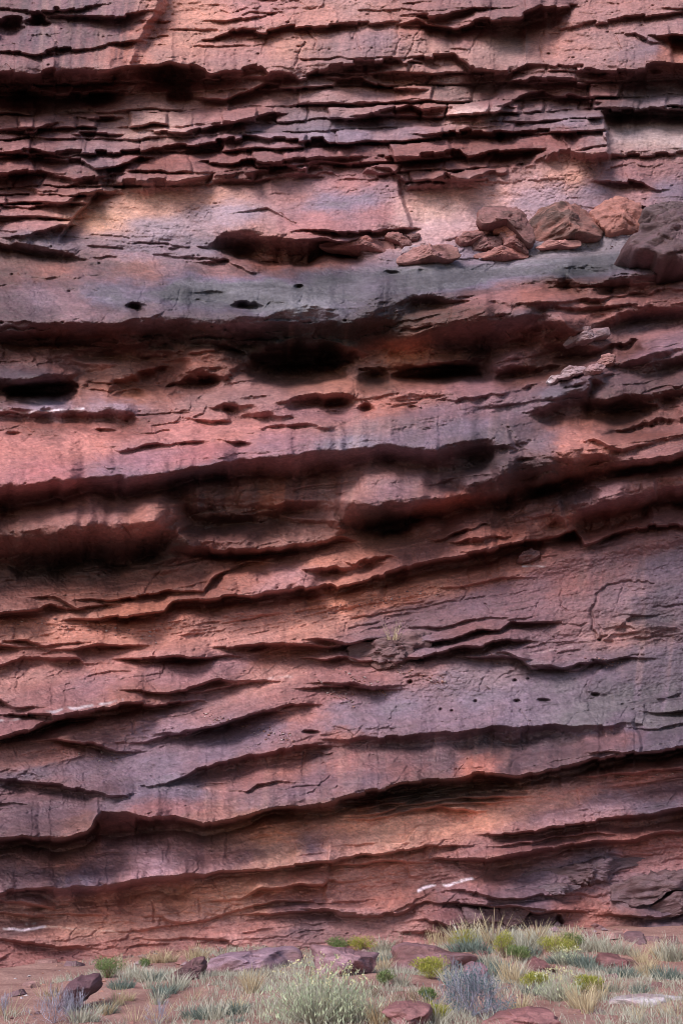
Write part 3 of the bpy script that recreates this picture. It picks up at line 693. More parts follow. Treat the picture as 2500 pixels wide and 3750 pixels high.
# the outer, unseen part keeps only the broad form
CX, CY, CZ = point(PX, PY, YB)
CX = CX.astype(np.float32); CY = YB.astype(np.float32); CZ = CZ.astype(np.float32)

def surf_Y(px, py):
    j = int(np.clip(np.searchsorted(ax, px), 0, NX - 1)); i = int(np.clip(np.searchsorted(ay, py), 0, NY - 1))
    return float(CY[i, j])

# ------------------------------------------------------------------ rock colour (mineral colour, plus painted shade in caves and under overhangs)
cpts = [  # sheet, x, y, colour as seen; cave and underside points have their shade painted in
 ('A',100,150,(122,92,98)),('A',300,60,(128,96,102)),('A',450,150,(120,92,98)),('A',200,270,(140,104,102)),('A',520,100,(136,104,108)),('A',60,60,(120,88,90)),
 ('A',660,130,(176,112,90)),('A',620,230,(170,112,92)),('A',850,60,(190,140,118)),('A',800,180,(186,138,116)),('A',1150,40,(172,124,118)),('A',1080,220,(164,122,114)),('A',700,240,(160,124,112)),
 ('A',1400,60,(180,128,110)),('A',1300,200,(180,134,114)),('A',1480,220,(150,118,114)),('B',60,50,(172,132,120)),('B',200,180,(150,118,118)),('B',100,200,(158,122,116)),('B',360,130,(168,118,102)),
 ('B',460,200,(168,130,116)),('B',560,160,(150,108,104)),('B',780,200,(162,134,126)),('B',980,200,(176,126,112)),('B',1250,200,(160,126,120)),('B',1400,220,(126,106,112)),('B',1250,80,(160,118,110)),('B',800,30,(130,96,94)),
 ('B',1500,120,(148,114,110)),('B',560,30,(140,104,100)),('B',1540,230,(170,112,90)),
 ('A',100,450,(124,78,68)),('A',400,420,(130,84,76)),('A',650,440,(150,110,98)),('A',300,520,(138,98,92)),('A',690,560,(180,148,136)),('A',1000,500,(152,108,102)),('A',1100,400,(150,106,96)),
 ('A',150,620,(148,106,104)),('A',450,640,(140,112,114)),('A',900,600,(150,112,112)),('A',1150,600,(136,112,116)),('A',1400,590,(132,118,126)),('A',400,710,(128,104,108)),('A',100,700,(140,92,86)),
 ('A',1000,680,(134,88,84)),('A',1300,670,(140,96,94)),('A',700,720,(132,82,72)),('A',300,800,(128,86,80)),('A',1100,760,(118,76,70)),('A',150,900,(150,104,98)),('A',100,980,(148,108,104)),
 ('A',1480,450,(150,120,116)),('B',150,450,(156,122,118)),('B',60,600,(132,118,128)),('B',330,570,(140,118,124)),('B',330,380,(150,104,88)),('B',430,500,(144,90,78)),('B',560,400,(140,112,104)),('B',600,500,(190,162,150)),
 ('B',700,440,(132,92,88)),('B',900,400,(138,98,94)),('B',1200,420,(130,86,82)),('B',850,540,(118,90,92)),('B',1050,530,(140,120,124)),('B',600,620,(132,84,74)),('B',1000,610,(140,88,80)),('B',800,700,(126,78,70)),
 ('B',350,650,(134,88,80)),('B',500,740,(130,86,78)),('B',120,690,(138,90,86)),('B',1450,440,(126,110,114)),('B',1350,500,(110,92,94)),
 ('A',600,910,(196,154,132)),('A',420,960,(206,162,132)),('A',900,870,(190,142,120)),('A',1000,960,(158,140,146)),('A',700,1010,(152,136,142)),('A',1300,850,(168,124,118)),('A',1450,900,(132,118,132)),
 ('A',1400,980,(168,116,110)),('A',1100,1010,(172,132,122)),('B',100,820,(166,120,118)),('B',150,880,(134,118,132)),('B',200,960,(160,112,110)),('B',450,930,(206,168,152)),('B',380,1000,(182,150,146)),('B',700,860,(196,154,142)),
 ('B',950,860,(160,138,146)),('B',1050,780,(190,144,124)),('B',1200,850,(136,118,128)),('B',600,980,(184,150,146)),('B',1450,630,(166,148,142)),('B',1350,590,(160,140,136)),('B',1400,720,(140,100,96)),('B',1250,770,(148,106,104)),
 ('B',1500,850,(118,104,116)),('B',1350,850,(156,116,112)),
 ('C',200,100,(132,118,124)),('C',600,130,(134,120,128)),('C',900,130,(130,116,122)),('C',60,170,(116,84,76)),('C',200,180,(96,70,66)),('C',600,210,(160,112,100)),('C',200,230,(160,108,94)),('C',1000,220,(150,110,106)),
 ('C',1200,190,(130,76,56)),('C',1400,190,(116,70,54)),('C',1100,150,(100,64,52)),
 ('C',150,320,(136,110,118)),('C',500,330,(124,116,132)),('C',800,330,(102,106,130)),('C',980,330,(118,118,138)),('C',300,400,(140,110,112)),('C',100,430,(120,92,96)),('C',1200,340,(110,118,144)),('C',1400,300,(98,92,106)),
 ('C',700,430,(138,114,118)),('C',1000,440,(122,102,106)),('C',1350,390,(128,122,138)),('C',1500,300,(92,88,98)),
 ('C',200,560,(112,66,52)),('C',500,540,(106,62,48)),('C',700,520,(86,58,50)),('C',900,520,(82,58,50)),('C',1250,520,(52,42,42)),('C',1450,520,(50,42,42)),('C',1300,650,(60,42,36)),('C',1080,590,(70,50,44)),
 ('C',100,600,(120,74,64)),('C',200,690,(84,66,72)),('C',100,700,(92,74,82)),('C',30,780,(96,62,52)),('C',300,650,(130,90,84)),('C',480,680,(164,120,104)),('C',450,750,(140,92,74)),('C',700,680,(124,72,56)),('C',900,620,(150,96,76)),('C',850,740,(112,64,50)),('C',540,770,(170,106,66)),
 ('C',200,840,(144,130,142)),('C',500,830,(150,128,136)),('C',300,900,(128,74,58)),('C',150,910,(130,76,60)),('C',550,900,(116,64,50)),('C',1100,770,(150,112,106)),('C',900,810,(150,112,104)),
 ('C',100,1020,(176,116,104)),('C',400,1000,(180,120,106)),('C',800,930,(178,118,106)),('C',1050,950,(176,120,108)),('C',200,1130,(164,104,102)),('C',600,1080,(158,112,116)),('C',900,1040,(160,104,104)),('C',550,1130,(138,108,116)),
 ('C',850,1120,(108,92,100)),('C',1250,1000,(152,112,116)),('C',1350,850,(144,104,104)),('C',1500,880,(138,96,94)),('C',1520,740,(170,118,96)),
 ('D',60,300,(112,108,124)),('D',200,280,(112,104,112)),('D',350,280,(118,116,130)),('D',450,230,(128,124,134)),('D',600,270,(116,118,138)),('D',800,230,(130,124,136)),('D',1000,160,(128,126,142)),('D',1200,170,(116,122,144)),('D',1100,240,(90,88,98)),('D',250,390,(88,76,78)),
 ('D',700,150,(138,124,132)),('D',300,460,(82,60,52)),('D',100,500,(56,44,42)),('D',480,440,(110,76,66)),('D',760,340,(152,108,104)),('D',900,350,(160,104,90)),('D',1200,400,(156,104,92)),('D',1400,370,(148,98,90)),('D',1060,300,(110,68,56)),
 ('D',850,440,(128,104,108)),('D',620,460,(134,92,84)),('D',550,560,(92,66,60)),('D',340,600,(190,124,84)),('D',450,620,(150,100,80)),('D',880,540,(130,80,68)),('D',1000,520,(116,74,62)),('D',150,640,(156,114,102)),
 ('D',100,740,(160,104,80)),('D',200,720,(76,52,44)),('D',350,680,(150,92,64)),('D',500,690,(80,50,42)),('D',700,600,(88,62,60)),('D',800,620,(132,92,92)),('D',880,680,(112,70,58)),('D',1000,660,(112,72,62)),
 ('D',650,720,(140,104,108)),('D',400,780,(160,110,98)),('D',280,830,(166,106,86)),('D',60,900,(160,116,106)),('D',1100,600,(110,78,72)),('D',1200,600,(130,92,88)),('D',1320,590,(100,60,50)),('D',1450,500,(144,104,102)),('D',1400,600,(126,92,98)),
 ('D',1500,560,(130,100,106)),('D',1400,470,(100,82,86)),('D',1300,700,(104,80,84)),('D',1450,660,(92,66,64)),('D',700,830,(132,102,108)),('D',450,870,(130,100,104)),('D',850,820,(128,104,110)),('D',1050,760,(110,100,110)),('D',200,920,(140,112,110)),
 ('D',100,1000,(138,124,132)),('D',350,980,(126,108,118)),('D',600,920,(118,104,116)),('D',700,970,(102,88,96)),('D',850,950,(104,88,94)),('D',950,990,(112,98,106)),('D',1080,980,(174,116,98)),('D',1100,1040,(168,110,92)),('D',1100,900,(130,82,66)),('D',1300,900,(96,60,50)),
 ('D',1420,950,(120,72,58)),('D',1500,920,(130,88,80)),('D',1350,1060,(140,98,92)),('D',1250,790,(100,72,70)),('D',700,1080,(78,64,68)),('D',900,1080,(84,64,64)),('D',1200,1110,(130,80,62)),('D',700,1160,(100,78,82)),
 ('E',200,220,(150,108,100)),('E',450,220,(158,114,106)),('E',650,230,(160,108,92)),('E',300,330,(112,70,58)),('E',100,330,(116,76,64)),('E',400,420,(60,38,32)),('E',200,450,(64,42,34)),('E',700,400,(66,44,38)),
 ('E',900,150,(110,78,70)),('E',1050,160,(120,84,72)),('E',1200,150,(156,98,70)),('E',1400,120,(150,106,98)),('E',1000,260,(90,58,48)),('E',1200,270,(100,62,50)),('E',950,370,(130,88,80)),('E',1350,330,(160,116,102)),
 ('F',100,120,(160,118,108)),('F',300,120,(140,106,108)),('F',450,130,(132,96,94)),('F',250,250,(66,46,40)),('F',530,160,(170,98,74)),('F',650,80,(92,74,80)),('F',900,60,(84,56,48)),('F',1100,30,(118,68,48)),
 ('E',100,600,(136,90,78)),('E',350,580,(128,80,64)),('E',650,550,(140,90,72)),('E',600,630,(166,106,78)),('E',1100,460,(156,100,78)),('E',1250,500,(170,126,122)),('E',1000,540,(150,98,82)),('E',1450,420,(176,120,96)),('F',100,380,(166,112,92)),
 ('F',400,420,(140,92,82)),('F',650,370,(140,92,80)),('F',700,280,(134,88,78)),('F',900,230,(136,92,86)),('F',960,270,(158,106,90)),('F',1250,110,(142,104,104)),('F',1100,150,(104,80,84)),('F',1400,80,(146,104,98)),('F',800,310,(140,80,60)),('F',1250,250,(128,74,64)),
 ('E',200,740,(176,122,98)),('E',600,740,(178,122,98)),('E',1000,740,(178,128,112)),('E',1400,700,(180,130,110)),('F',100,600,(184,124,92)),('F',400,550,(180,120,92)),('F',700,460,(168,112,94)),('E',1200,860,(150,96,78)),
 ('E',200,840,(150,104,94)),('E',100,950,(164,122,112)),('E',500,900,(170,120,108)),('E',400,970,(146,108,110)),('E',750,930,(146,106,106)),('E',150,1010,(142,100,96)),('E',600,1020,(150,100,86)),('E',1200,930,(172,124,110)),('E',1000,900,(144,108,110)),
 ('E',900,1090,(152,116,114)),('E',60,1130,(138,98,98)),('E',1350,1000,(150,104,98)),('E',500,1170,(150,112,108)),
 ('F',350,680,(122,96,102)),('F',600,640,(128,98,104)),('F',900,560,(126,94,100)),('F',850,680,(120,92,98)),('F',1080,540,(144,98,94)),('F',1250,450,(138,104,106)),('F',1300,560,(136,108,112)),('F',1400,330,(132,94,92)),('F',1480,450,(118,100,112)),
 ('F',1500,580,(104,90,102)),('F',1400,700,(96,82,88)),('F',1290,740,(160,124,116)),('F',1100,700,(136,102,102)),('F',700,730,(128,92,92)),('F',300,800,(122,104,112)),('F',1000,800,(132,102,106)),('F',1350,850,(114,98,106)),('F',1450,900,(100,88,100)),
 ('F',400,930,(148,112,110)),('F',600,930,(130,114,120)),('F',800,920,(136,120,126)),('F',300,1060,(128,112,124)),('F',700,1050,(130,112,122)),('F',1000,960,(116,104,118)),('F',1250,1000,(106,96,110)),('F',1200,1100,(112,112,134)),('F',900,1120,(122,108,122)),
 ('F',100,1120,(124,108,120)),('F',500,1150,(128,104,112)),('F',1480,1000,(100,92,106)),('F',1450,1120,(108,104,124)),('F',200,920,(150,104,98)),
 ('G',400,100,(160,118,108)),('G',150,170,(152,112,104)),('G',700,90,(140,114,122)),('G',250,180,(164,110,96)),('G',100,300,(112,94,102)),('G',400,250,(124,104,114)),('G',650,230,(122,104,116)),('G',1000,150,(126,106,116)),('G',1200,80,(132,110,120)),('G',1300,30,(158,108,98)),
 ('G',200,350,(122,90,92)),('G',450,370,(106,80,84)),('G',700,330,(122,110,124)),('G',550,400,(124,108,118)),('G',850,360,(126,116,128)),('G',950,340,(162,112,102)),('G',1100,290,(142,98,94)),('G',1250,270,(156,106,94)),('G',1300,230,(164,106,90)),('G',1150,400,(134,108,110)),
 ('G',1400,220,(112,82,82)),('G',1450,290,(116,96,106)),('G',1500,260,(150,98,92)),('G',1350,360,(130,106,112)),('G',700,430,(144,100,98)),('G',100,450,(106,84,90)),('G',200,520,(104,78,80)),('G',340,500,(130,94,84)),('G',950,460,(150,104,92)),('G',300,420,(112,88,94)),
 ('H',250,60,(130,110,120)),('H',500,70,(128,108,120)),('H',60,100,(150,100,88)),('H',300,150,(104,78,80)),('H',700,160,(76,60,66)),('H',950,140,(92,72,78)),('H',500,230,(104,84,90)),('H',850,230,(102,80,86)),('H',1250,120,(126,92,92)),('H',1100,180,(108,84,88)),
 ('H',1450,120,(104,94,106)),('H',1300,40,(110,98,114)),('H',100,300,(130,108,112)),('H',280,270,(136,92,86)),('H',50,260,(160,108,96)),('H',200,300,(118,96,104)),('H',40,350,(140,104,104)),('H',676,245,(176,112,92)),
 ('G',150,740,(116,92,100)),('G',60,740,(120,94,98)),('G',350,740,(104,90,104)),('G',500,690,(132,100,102)),('G',250,690,(150,104,92)),('G',700,680,(138,112,120)),('G',900,660,(140,104,104)),('G',850,620,(150,114,112)),('G',1050,640,(150,112,108)),('G',1200,560,(182,134,102)),
 ('G',1250,630,(186,142,118)),('G',1100,500,(150,108,82)),('G',1400,600,(112,96,110)),('G',1500,560,(170,124,108)),('G',1000,580,(140,104,92)),('G',1300,500,(140,98,74)),
 ('H',100,500,(196,148,118)),('H',250,520,(196,148,120)),('H',450,500,(196,146,120)),('H',650,470,(198,146,120)),('H',850,430,(190,140,120)),('H',1050,400,(178,132,118)),('H',1200,420,(136,110,116)),('H',1300,400,(118,98,106)),('H',1450,350,(108,80,84)),('H',1450,420,(96,84,96)),
 ('H',1000,470,(136,104,106)),('H',40,590,(176,128,108)),('H',600,380,(120,92,76)),('H',400,380,(90,72,58)),('H',200,400,(96,60,42)),('H',1350,300,(160,108,96)),
 ('G',200,900,(150,112,96)),('G',500,870,(150,100,82)),('G',800,840,(166,120,94)),('G',1050,800,(180,134,106)),('G',400,960,(170,128,108)),('G',700,980,(170,126,110)),('G',1000,980,(162,118,108)),('G',1100,880,(170,126,104)),('G',1250,940,(152,112,104)),('G',1500,920,(140,108,106)),
 ('G',100,980,(116,86,84)),('G',250,1000,(160,114,98)),('G',100,1060,(136,94,88)),('G',250,1090,(128,86,82)),('G',500,1050,(150,104,92)),('G',900,1040,(152,106,96)),('G',1320,870,(116,88,92)),('G',1350,960,(112,86,88)),('G',1500,730,(176,132,114)),('G',1350,810,(156,110,94)),
 ('H',150,720,(178,132,114)),('H',100,800,(164,120,106)),('H',250,830,(150,100,86)),('H',150,930,(150,112,106)),('H',300,960,(150,110,102)),('H',400,850,(120,78,70)),('H',650,620,(130,92,88)),('H',900,600,(124,84,82)),('H',1150,570,(122,78,70)),('H',750,720,(130,88,78)),
 ('H',600,820,(120,90,94)),('H',500,900,(112,76,76)),('H',800,860,(112,90,96)),('H',900,830,(108,88,96)),('H',650,900,(108,86,92)),('H',950,920,(104,82,88)),('H',1100,860,(138,90,80)),('H',1150,930,(142,92,78)),('H',1300,940,(116,78,70)),('H',1480,960,(96,80,86)),
 ('H',1450,860,(100,82,90)),('H',1200,660,(118,104,118)),('H',950,740,(122,100,106)),('H',1400,610,(140,92,84)),('H',1500,640,(146,104,100)),('H',1350,820,(106,92,100)),('H',1300,560,(126,78,68)),('H',1500,520,(112,72,64)),
]
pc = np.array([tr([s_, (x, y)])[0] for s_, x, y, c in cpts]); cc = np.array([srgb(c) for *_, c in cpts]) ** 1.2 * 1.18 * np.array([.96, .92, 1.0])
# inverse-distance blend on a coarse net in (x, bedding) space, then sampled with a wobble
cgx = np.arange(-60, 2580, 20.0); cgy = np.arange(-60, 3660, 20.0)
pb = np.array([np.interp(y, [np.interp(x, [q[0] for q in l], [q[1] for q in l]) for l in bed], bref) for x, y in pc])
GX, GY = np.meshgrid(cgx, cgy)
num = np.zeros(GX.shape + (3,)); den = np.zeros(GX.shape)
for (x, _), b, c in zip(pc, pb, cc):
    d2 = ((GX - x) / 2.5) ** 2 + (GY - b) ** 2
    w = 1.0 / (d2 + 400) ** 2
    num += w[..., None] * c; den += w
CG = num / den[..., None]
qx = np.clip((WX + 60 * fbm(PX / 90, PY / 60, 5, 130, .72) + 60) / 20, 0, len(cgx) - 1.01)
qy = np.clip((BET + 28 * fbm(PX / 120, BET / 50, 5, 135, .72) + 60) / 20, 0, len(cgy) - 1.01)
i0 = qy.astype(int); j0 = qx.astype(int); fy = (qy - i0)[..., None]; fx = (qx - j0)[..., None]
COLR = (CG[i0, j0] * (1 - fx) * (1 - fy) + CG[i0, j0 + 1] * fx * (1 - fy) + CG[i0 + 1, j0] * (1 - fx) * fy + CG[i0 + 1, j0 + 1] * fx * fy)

def tint(m, c, lin=False):
    global COLR
    c = srgb(c)
    COLR = COLR * (1 - m[..., None]) + c * m[..., None]
# vertical varnish streaks where water runs over the lips
streak = smooth(.5 + 1.3 * fbm((PX + .15 * PY) / 26, PY / 420, 3, 140, .6) - .1)
Zst = zone([(['A',(-900,-200),(700,-200),(560,290),(-900,320)], .75), (['B',(100,110),(690,110),(600,240),(0,270)], .5), (['A',(1250,120),(1568,110),(1568,290),(1250,290)], .4),
            (['D',(-100,920),(500,850),(1160,760),(1000,1060),(600,1010),(300,1030),(-150,1050)], .65), (['E',(800,110),(1568,50),(1568,190),(850,215)], .8), (['F',(0,60),(600,30),(700,110),(300,190),(0,180)], .35),
            (['F',(1050,400),(1568,350),(2200,350),(2200,1100),(1400,1100),(1150,760)], .45), (['G',(740,330),(1000,240),(1350,180),(1568,180),(1568,380),(1200,430),(850,440)], .5),
            (['H',(0,120),(340,250),(230,340),(0,380)], .45), (['G',(0,690),(560,690),(560,760),(0,800)], .5), (['B',(330,860),(1000,860),(700,1000),(350,1010)], .25),
            (['H',(380,90),(1150,90),(1150,240),(400,300)], .4), (['C',(850,500),(1568,430),(1568,640),(1000,640)], .35)], 60)
tint(.62 * Zst * streak, (74, 62, 70))
streak2 = smooth(.1 + 1.6 * fbm((PX + .1 * PY) / 34, PY / 600, 2, 150, .6) - .35)
tint(.3 * Zst * streak2, (186, 142, 126))
# thin beds of slightly different colour, lichen-like blotches, mineral mottling
bedt = fbm(PX / 500, BET / 9, 3, 160, .6)
COLR = COLR * (1 + .08 * bedt + .18 * fbm(PX / 90, BET / 45, 4, 165, .6) + .1 * vn(PX / 9, PY / 7, 171))[..., None]
warm = np.clip(fbm(PX / 160, BET / 60, 4, 172, .6) * 1.4, -1, 1)
COLR = COLR * (1 + np.stack([.07 * warm, -.02 * warm, -.09 * warm], -1))
# fresh broken faces in the fractured zone carry a rustier colour, block by block
bj = (prB - .5) * .25 * np.clip(Zfrac + Zrub, 0, 1) + (hsh(idA, rowA, 77) - .5) * .35 * Zfrac
COLR = COLR * (1 + bj)[..., None]
# white mineral seams
def seam(seq, w, c, a=.9):
    P = tr(seq)
    for (x0, y0), (x1, y1) in zip([p[:2] for p in P[:-1]], [p[:2] for p in P[1:]]):
        sy, sx = window(min(y0, y1) - 20, max(y0, y1) + 20, min(x0, x1) - 20, max(x0, x1) + 20)
        x = PX[sy, sx]; y = PY[sy, sx] + 6 * vn(PX[sy, sx] / 40, PY[sy, sx] / 40, 178)
        dx, dy = x1 - x0, y1 - y0; t = np.clip(((x - x0) * dx + (y - y0) * dy) / (dx * dx + dy * dy + 1e-6), 0, 1)
        dd = np.hypot(x - x0 - t * dx, y - y0 - t * dy)
        m = (a * np.clip(1.4 - dd / w, 0, 1) * np.clip(.6 + .9 * vn(x / 22, y / 12, 179), 0, 1))[..., None]
        COLR[sy, sx] = COLR[sy, sx] * (1 - m) + srgb(c) * m
seam(['C',(0,846),(130,858),(260,850),(370,842)], 4, (226,216,220))
seam(['G',(20,970),(110,966),(200,960)], 5, (216,212,214)); seam(['G',(200,962),(330,968),(520,985)], 3.5, (198,168,150), .6)
seam(['H',(400,794),(450,782),(520,770),(590,758),(650,744)], 5, (212,220,224)); seam(['E',(135,1106),(240,1092),(330,1075),(450,1060),(540,1046)], 5, (196,190,194), .7)
seam(['E',(0,1135),(90,1130)], 4, (190,186,190), .6); seam(['F',(860,452),(960,450)], 3.5, (206,198,200)); seam(['F',(800,830),(900,845),(1080,800)], 2.5, (170,144,144), .6)
seam(['E',(1150,955),(1290,935)], 6, (190,166,160), .5); seam(['G',(120,940),(155,940)], 5, (176,178,172), .8); seam(['E',(0,1135),(60,1132)], 3, (190,180,180), .5)
COLR = COLR * (1 + .34 * smooth((BET - 2950) / 80))[..., None]
lum_ = (COLR @ np.array([.3, .55, .15]))[..., None]
COLR = COLR * .9 + lum_ * .1 * np.array([1.12, .97, 1.0])
shz = smooth((BET - 930) / 40) * smooth((1260 - BET) / 60)
vp = smooth(.5 + 1.7 * fbm(PX / 210, BET / 46, 5, 440, .66))      # desert varnish in ragged patches on the shoulder
COLR = COLR * (1 - .1 * shz - .34 * shz * vp)[..., None]
kk = .2 * (1 - .75 * shz) * (1 - .5 * Zpl)      # one iron-rich sandstone: beds differ in tone more than in hue
Rr = COLR[..., 0].copy(); tot = Rr * .35 + COLR[..., 1] * .65
gg = COLR[..., 1] * (1 - kk) + Rr * .42 * kk; bb = COLR[..., 2] * (1 - kk) + Rr * .42 * kk
COLR = np.stack([Rr, gg, bb], -1)
shz = smooth((BET - 930) / 40) * smooth((1260 - BET) / 60)
COLR[..., 1] = np.minimum(COLR[..., 1], COLR[..., 0] * (.76 + .1 * shz))
COLR[..., 2] = np.minimum(COLR[..., 2], COLR[..., 0] * (.86 + .12 * shz))  # shoulder may stay bluer: sky sheen put into its colour
COLR = np.clip(COLR, 0.004, 0.9).astype(np.float32)

# ------------------------------------------------------------------ materials
def rock_material(name, scale=1.0, bump=1.0):
    m = bpy.data.materials.new(name); m.use_nodes = True
    nt = m.node_tree; N = nt.nodes; L = nt.links
    bs = N['Principled BSDF']; bs.inputs['Roughness'].default_value = .62
    bs.inputs['Specular IOR Level'].default_value = .42
    at = N.new('ShaderNodeAttribute'); at.attribute_name = 'rock_colour'
    geo = N.new('ShaderNodeNewGeometry')
    mp = N.new('ShaderNodeMapping'); mp.inputs['Scale'].default_value = (1, 1, 2.6); mp.inputs['Rotation'].default_value = (0, .12, 0)
    L.new(geo.outputs['Position'], mp.inputs[0])
    n1 = N.new('ShaderNodeTexNoise'); n1.inputs['Scale'].default_value = 5 * scale; n1.inputs['Detail'].default_value = 9; n1.inputs['Roughness'].default_value = .68
    n2 = N.new('ShaderNodeTexNoise'); n2.inputs['Scale'].default_value = 42 * scale; n2.inputs['Detail'].default_value = 4; n2.inputs['Roughness'].default_value = .7
    n3 = N.new('ShaderNodeTexNoise'); n3.inputs['Scale'].default_value = 11 * scale; n3.inputs['Detail'].default_value = 6; n3.inputs['Roughness'].default_value = .7
    L.new(mp.outputs[0], n1.inputs['Vector']); L.new(geo.outputs['Position'], n2.inputs['Vector']); L.new(mp.outputs[0], n3.inputs['Vector'])
    r1 = N.new('ShaderNodeMapRange'); r1.inputs['From Min'].default_value = .3; r1.inputs['From Max'].default_value = .7; r1.inputs['To Min'].default_value = .7; r1.inputs['To Max'].default_value = 1.3
    L.new(n1.outputs['Fac'], r1.inputs['Value'])
    r2 = N.new('ShaderNodeMapRange'); r2.inputs['From Min'].default_value = .3; r2.inputs['From Max'].default_value = .7; r2.inputs['To Min'].default_value = .86; r2.inputs['To Max'].default_value = 1.14
    L.new(n2.outputs['Fac'], r2.inputs['Value'])
    mu = N.new('ShaderNodeMath'); mu.operation = 'MULTIPLY'; L.new(r1.outputs[0], mu.inputs[0])
    r3 = N.new('ShaderNodeMapRange'); r3.inputs['From Min'].default_value = .35; r3.inputs['From Max'].default_value = .65; r3.inputs['To Min'].default_value = .8; r3.inputs['To Max'].default_value = 1.18
    L.new(n3.outputs['Fac'], r3.inputs['Value'])
    mu0 = N.new('ShaderNodeMath'); mu0.operation = 'MULTIPLY'; L.new(r2.outputs[0], mu0.inputs[0]); L.new(r3.outputs[0], mu0.inputs[1]); L.new(mu0.outputs[0], mu.inputs[1])
    vm = N.new('ShaderNodeVectorMath'); vm.operation = 'SCALE'; L.new(at.outputs['Color'], vm.inputs[0]); L.new(mu.outputs[0], vm.inputs['Scale'])
    L.new(vm.outputs[0], bs.inputs['Base Color'])
    b1 = N.new('ShaderNodeBump'); b1.inputs['Strength'].default_value = .55 * bump; b1.inputs['Distance'].default_value = .05
    b2 = N.new('ShaderNodeBump'); b2.inputs['Strength'].default_value = .32 * bump; b2.inputs['Distance'].default_value = .012
    L.new(n3.outputs['Fac'], b1.inputs['Height']); L.new(n2.outputs['Fac'], b2.inputs['Height']); L.new(b1.outputs[0], b2.inputs['Normal'])
    L.new(b2.outputs[0], bs.inputs['Normal'])
    return m
ROCK = rock_material('red_sandstone')
BOULD = rock_material('boulder_sandstone', 1.5, 1.0)

# ------------------------------------------------------------------ cut the wall into its beds and blocks
def bed_line(seq):
    P = tr(seq); P.sort(key=lambda p: p[0])
    return np.array([p[0] for p in P]), np.array([p[1] for p in P])
cuts = [
 ['A',(0,322),(260,310),(475,300),(560,285),(640,282),(860,285),(930,315),(1060,310),(1150,282),(1190,320),(1330,335),'B',(20,285),(300,250),(340,275),(560,240),(650,312),(790,318),(880,280),(1100,300),(1250,320),(1480,280),(1568,290)],
 ['A',(0,1042),(200,1025),(265,1000),(430,890),(640,855),(900,830),(1080,830),(1220,800),(1500,775),'B',(60,770),(310,870),(560,830),(830,815),(900,790),(1000,740),(1240,710),(1250,540),(1568,545)],
 ['C',(0,80),(300,90),(900,95),(1000,80),'D',(0,135),(230,190),(600,180),(900,130),(1300,80),(1568,60)],
 ['C',(0,520),(330,500),(640,485),(1000,455),(1270,425),(1540,440),'D',(120,452),(250,412),(370,368),(560,388),(850,292),(950,278),(1150,322),(1400,266),(1568,270)],
 ['C',(0,820),(340,780),(480,780),(550,812),(700,815),(900,765),(1100,765),(1250,750),(1400,725),(1530,680),'D',(150,780),(300,740),(470,755),(640,700),(760,765),(960,735),(1130,700),(1250,640),(1420,560),(1568,520)],
 ['E',(0,122),(300,105),(560,85),(860,50),(1140,10),'D',(40,1055),(270,1028),(470,1055),(600,1015),(860,1062),(990,1102),(1280,1092),(1568,1062)],
 ['E',(0,540),(450,500),(700,500),(900,480),(1000,438),(1250,395),(1450,360),'F',(150,350),(400,330),(560,270),(850,190),(1000,110),(1300,45),(1568,-10)],
 ['E',(0,690),(430,705),(730,690),(900,670),(1110,630),(1300,600),'F',(0,590),(250,545),(400,510),(560,490),(730,440),(880,400),(980,362),(1080,330),(1230,335),(1430,288),(1568,282)],
 ['E',(0,1200),(100,1190),(200,1160),(320,1130),(560,1100),(780,1070),(960,1000),(1300,900),'F',(100,880),(290,900),(440,860),(600,840),(780,800),(1000,900),(1180,880),(1568,800)],
 ['G',(0,590),(260,590),(390,560),(560,500),(780,520),(1000,490),(1330,440),'H',(0,410),(220,355),(620,296),(860,297),(1170,227),(1370,197),(1568,176)],
 ['G',(0,812),(290,795),(560,770),(900,745),(1180,712),(1450,680),'H',(80,672),(440,607),(820,562),(990,523),(1350,473),(1568,440)],
]
LAB = np.zeros(PX.shape, np.int32)
for c in cuts:
    xs, ys = bed_line(c)
    LAB += (WYs > np.interp(WXs, xs, ys) + 1.0)
names = [('fractured upper wall of pale red sandstone with dark varnish streaks'), ('thin broken beds of red rock, stacked like bricks'), ('smooth pale wall with a grey varnish band'),
 ('smooth grey-blue shoulder of rock below the pale wall'), ('dark undercut with caves and hollows'), ('rounded pink bed with wavy slots'), ('brown overhang streaked with varnish'),
 ('bulging red bed over crumbly rock'), ('crumbly orange bed and varnished purple wall'), ('sloping purple beds with thin slots'), ('pale orange bed under the dark overhang'), ('pink foot of the wall')]
cliff = bpy.data.objects.new('cliff', None); link(cliff)
tag(cliff, 'layered red sandstone cliff filling the view above the shrubs', None, None, 'structure')

# normals of the whole sheet, so that cuts do not show in the shading
P3 = np.stack([CX, CY, CZ], -1)
du_ = np.gradient(P3, axis=1); dv_ = np.gradient(P3, axis=0)
NRM = np.cross(du_, dv_); NRM /= (np.linalg.norm(NRM, axis=-1, keepdims=True) + 1e-9)
flip = (NRM * (P3 - np.array(CAM))).sum(-1) > 0
NRM[flip] *= -1
NRM = NRM.reshape(-1, 3).astype(np.float32)
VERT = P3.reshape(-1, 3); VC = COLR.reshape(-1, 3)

QI, QJ = np.meshgrid(np.arange(NY - 1), np.arange(NX - 1), indexing='ij')
QL = LAB[:-1, :-1]
quad = np.stack([QI * NX + QJ, (QI + 1) * NX + QJ, (QI + 1) * NX + QJ + 1, QI * NX + QJ + 1], -1)

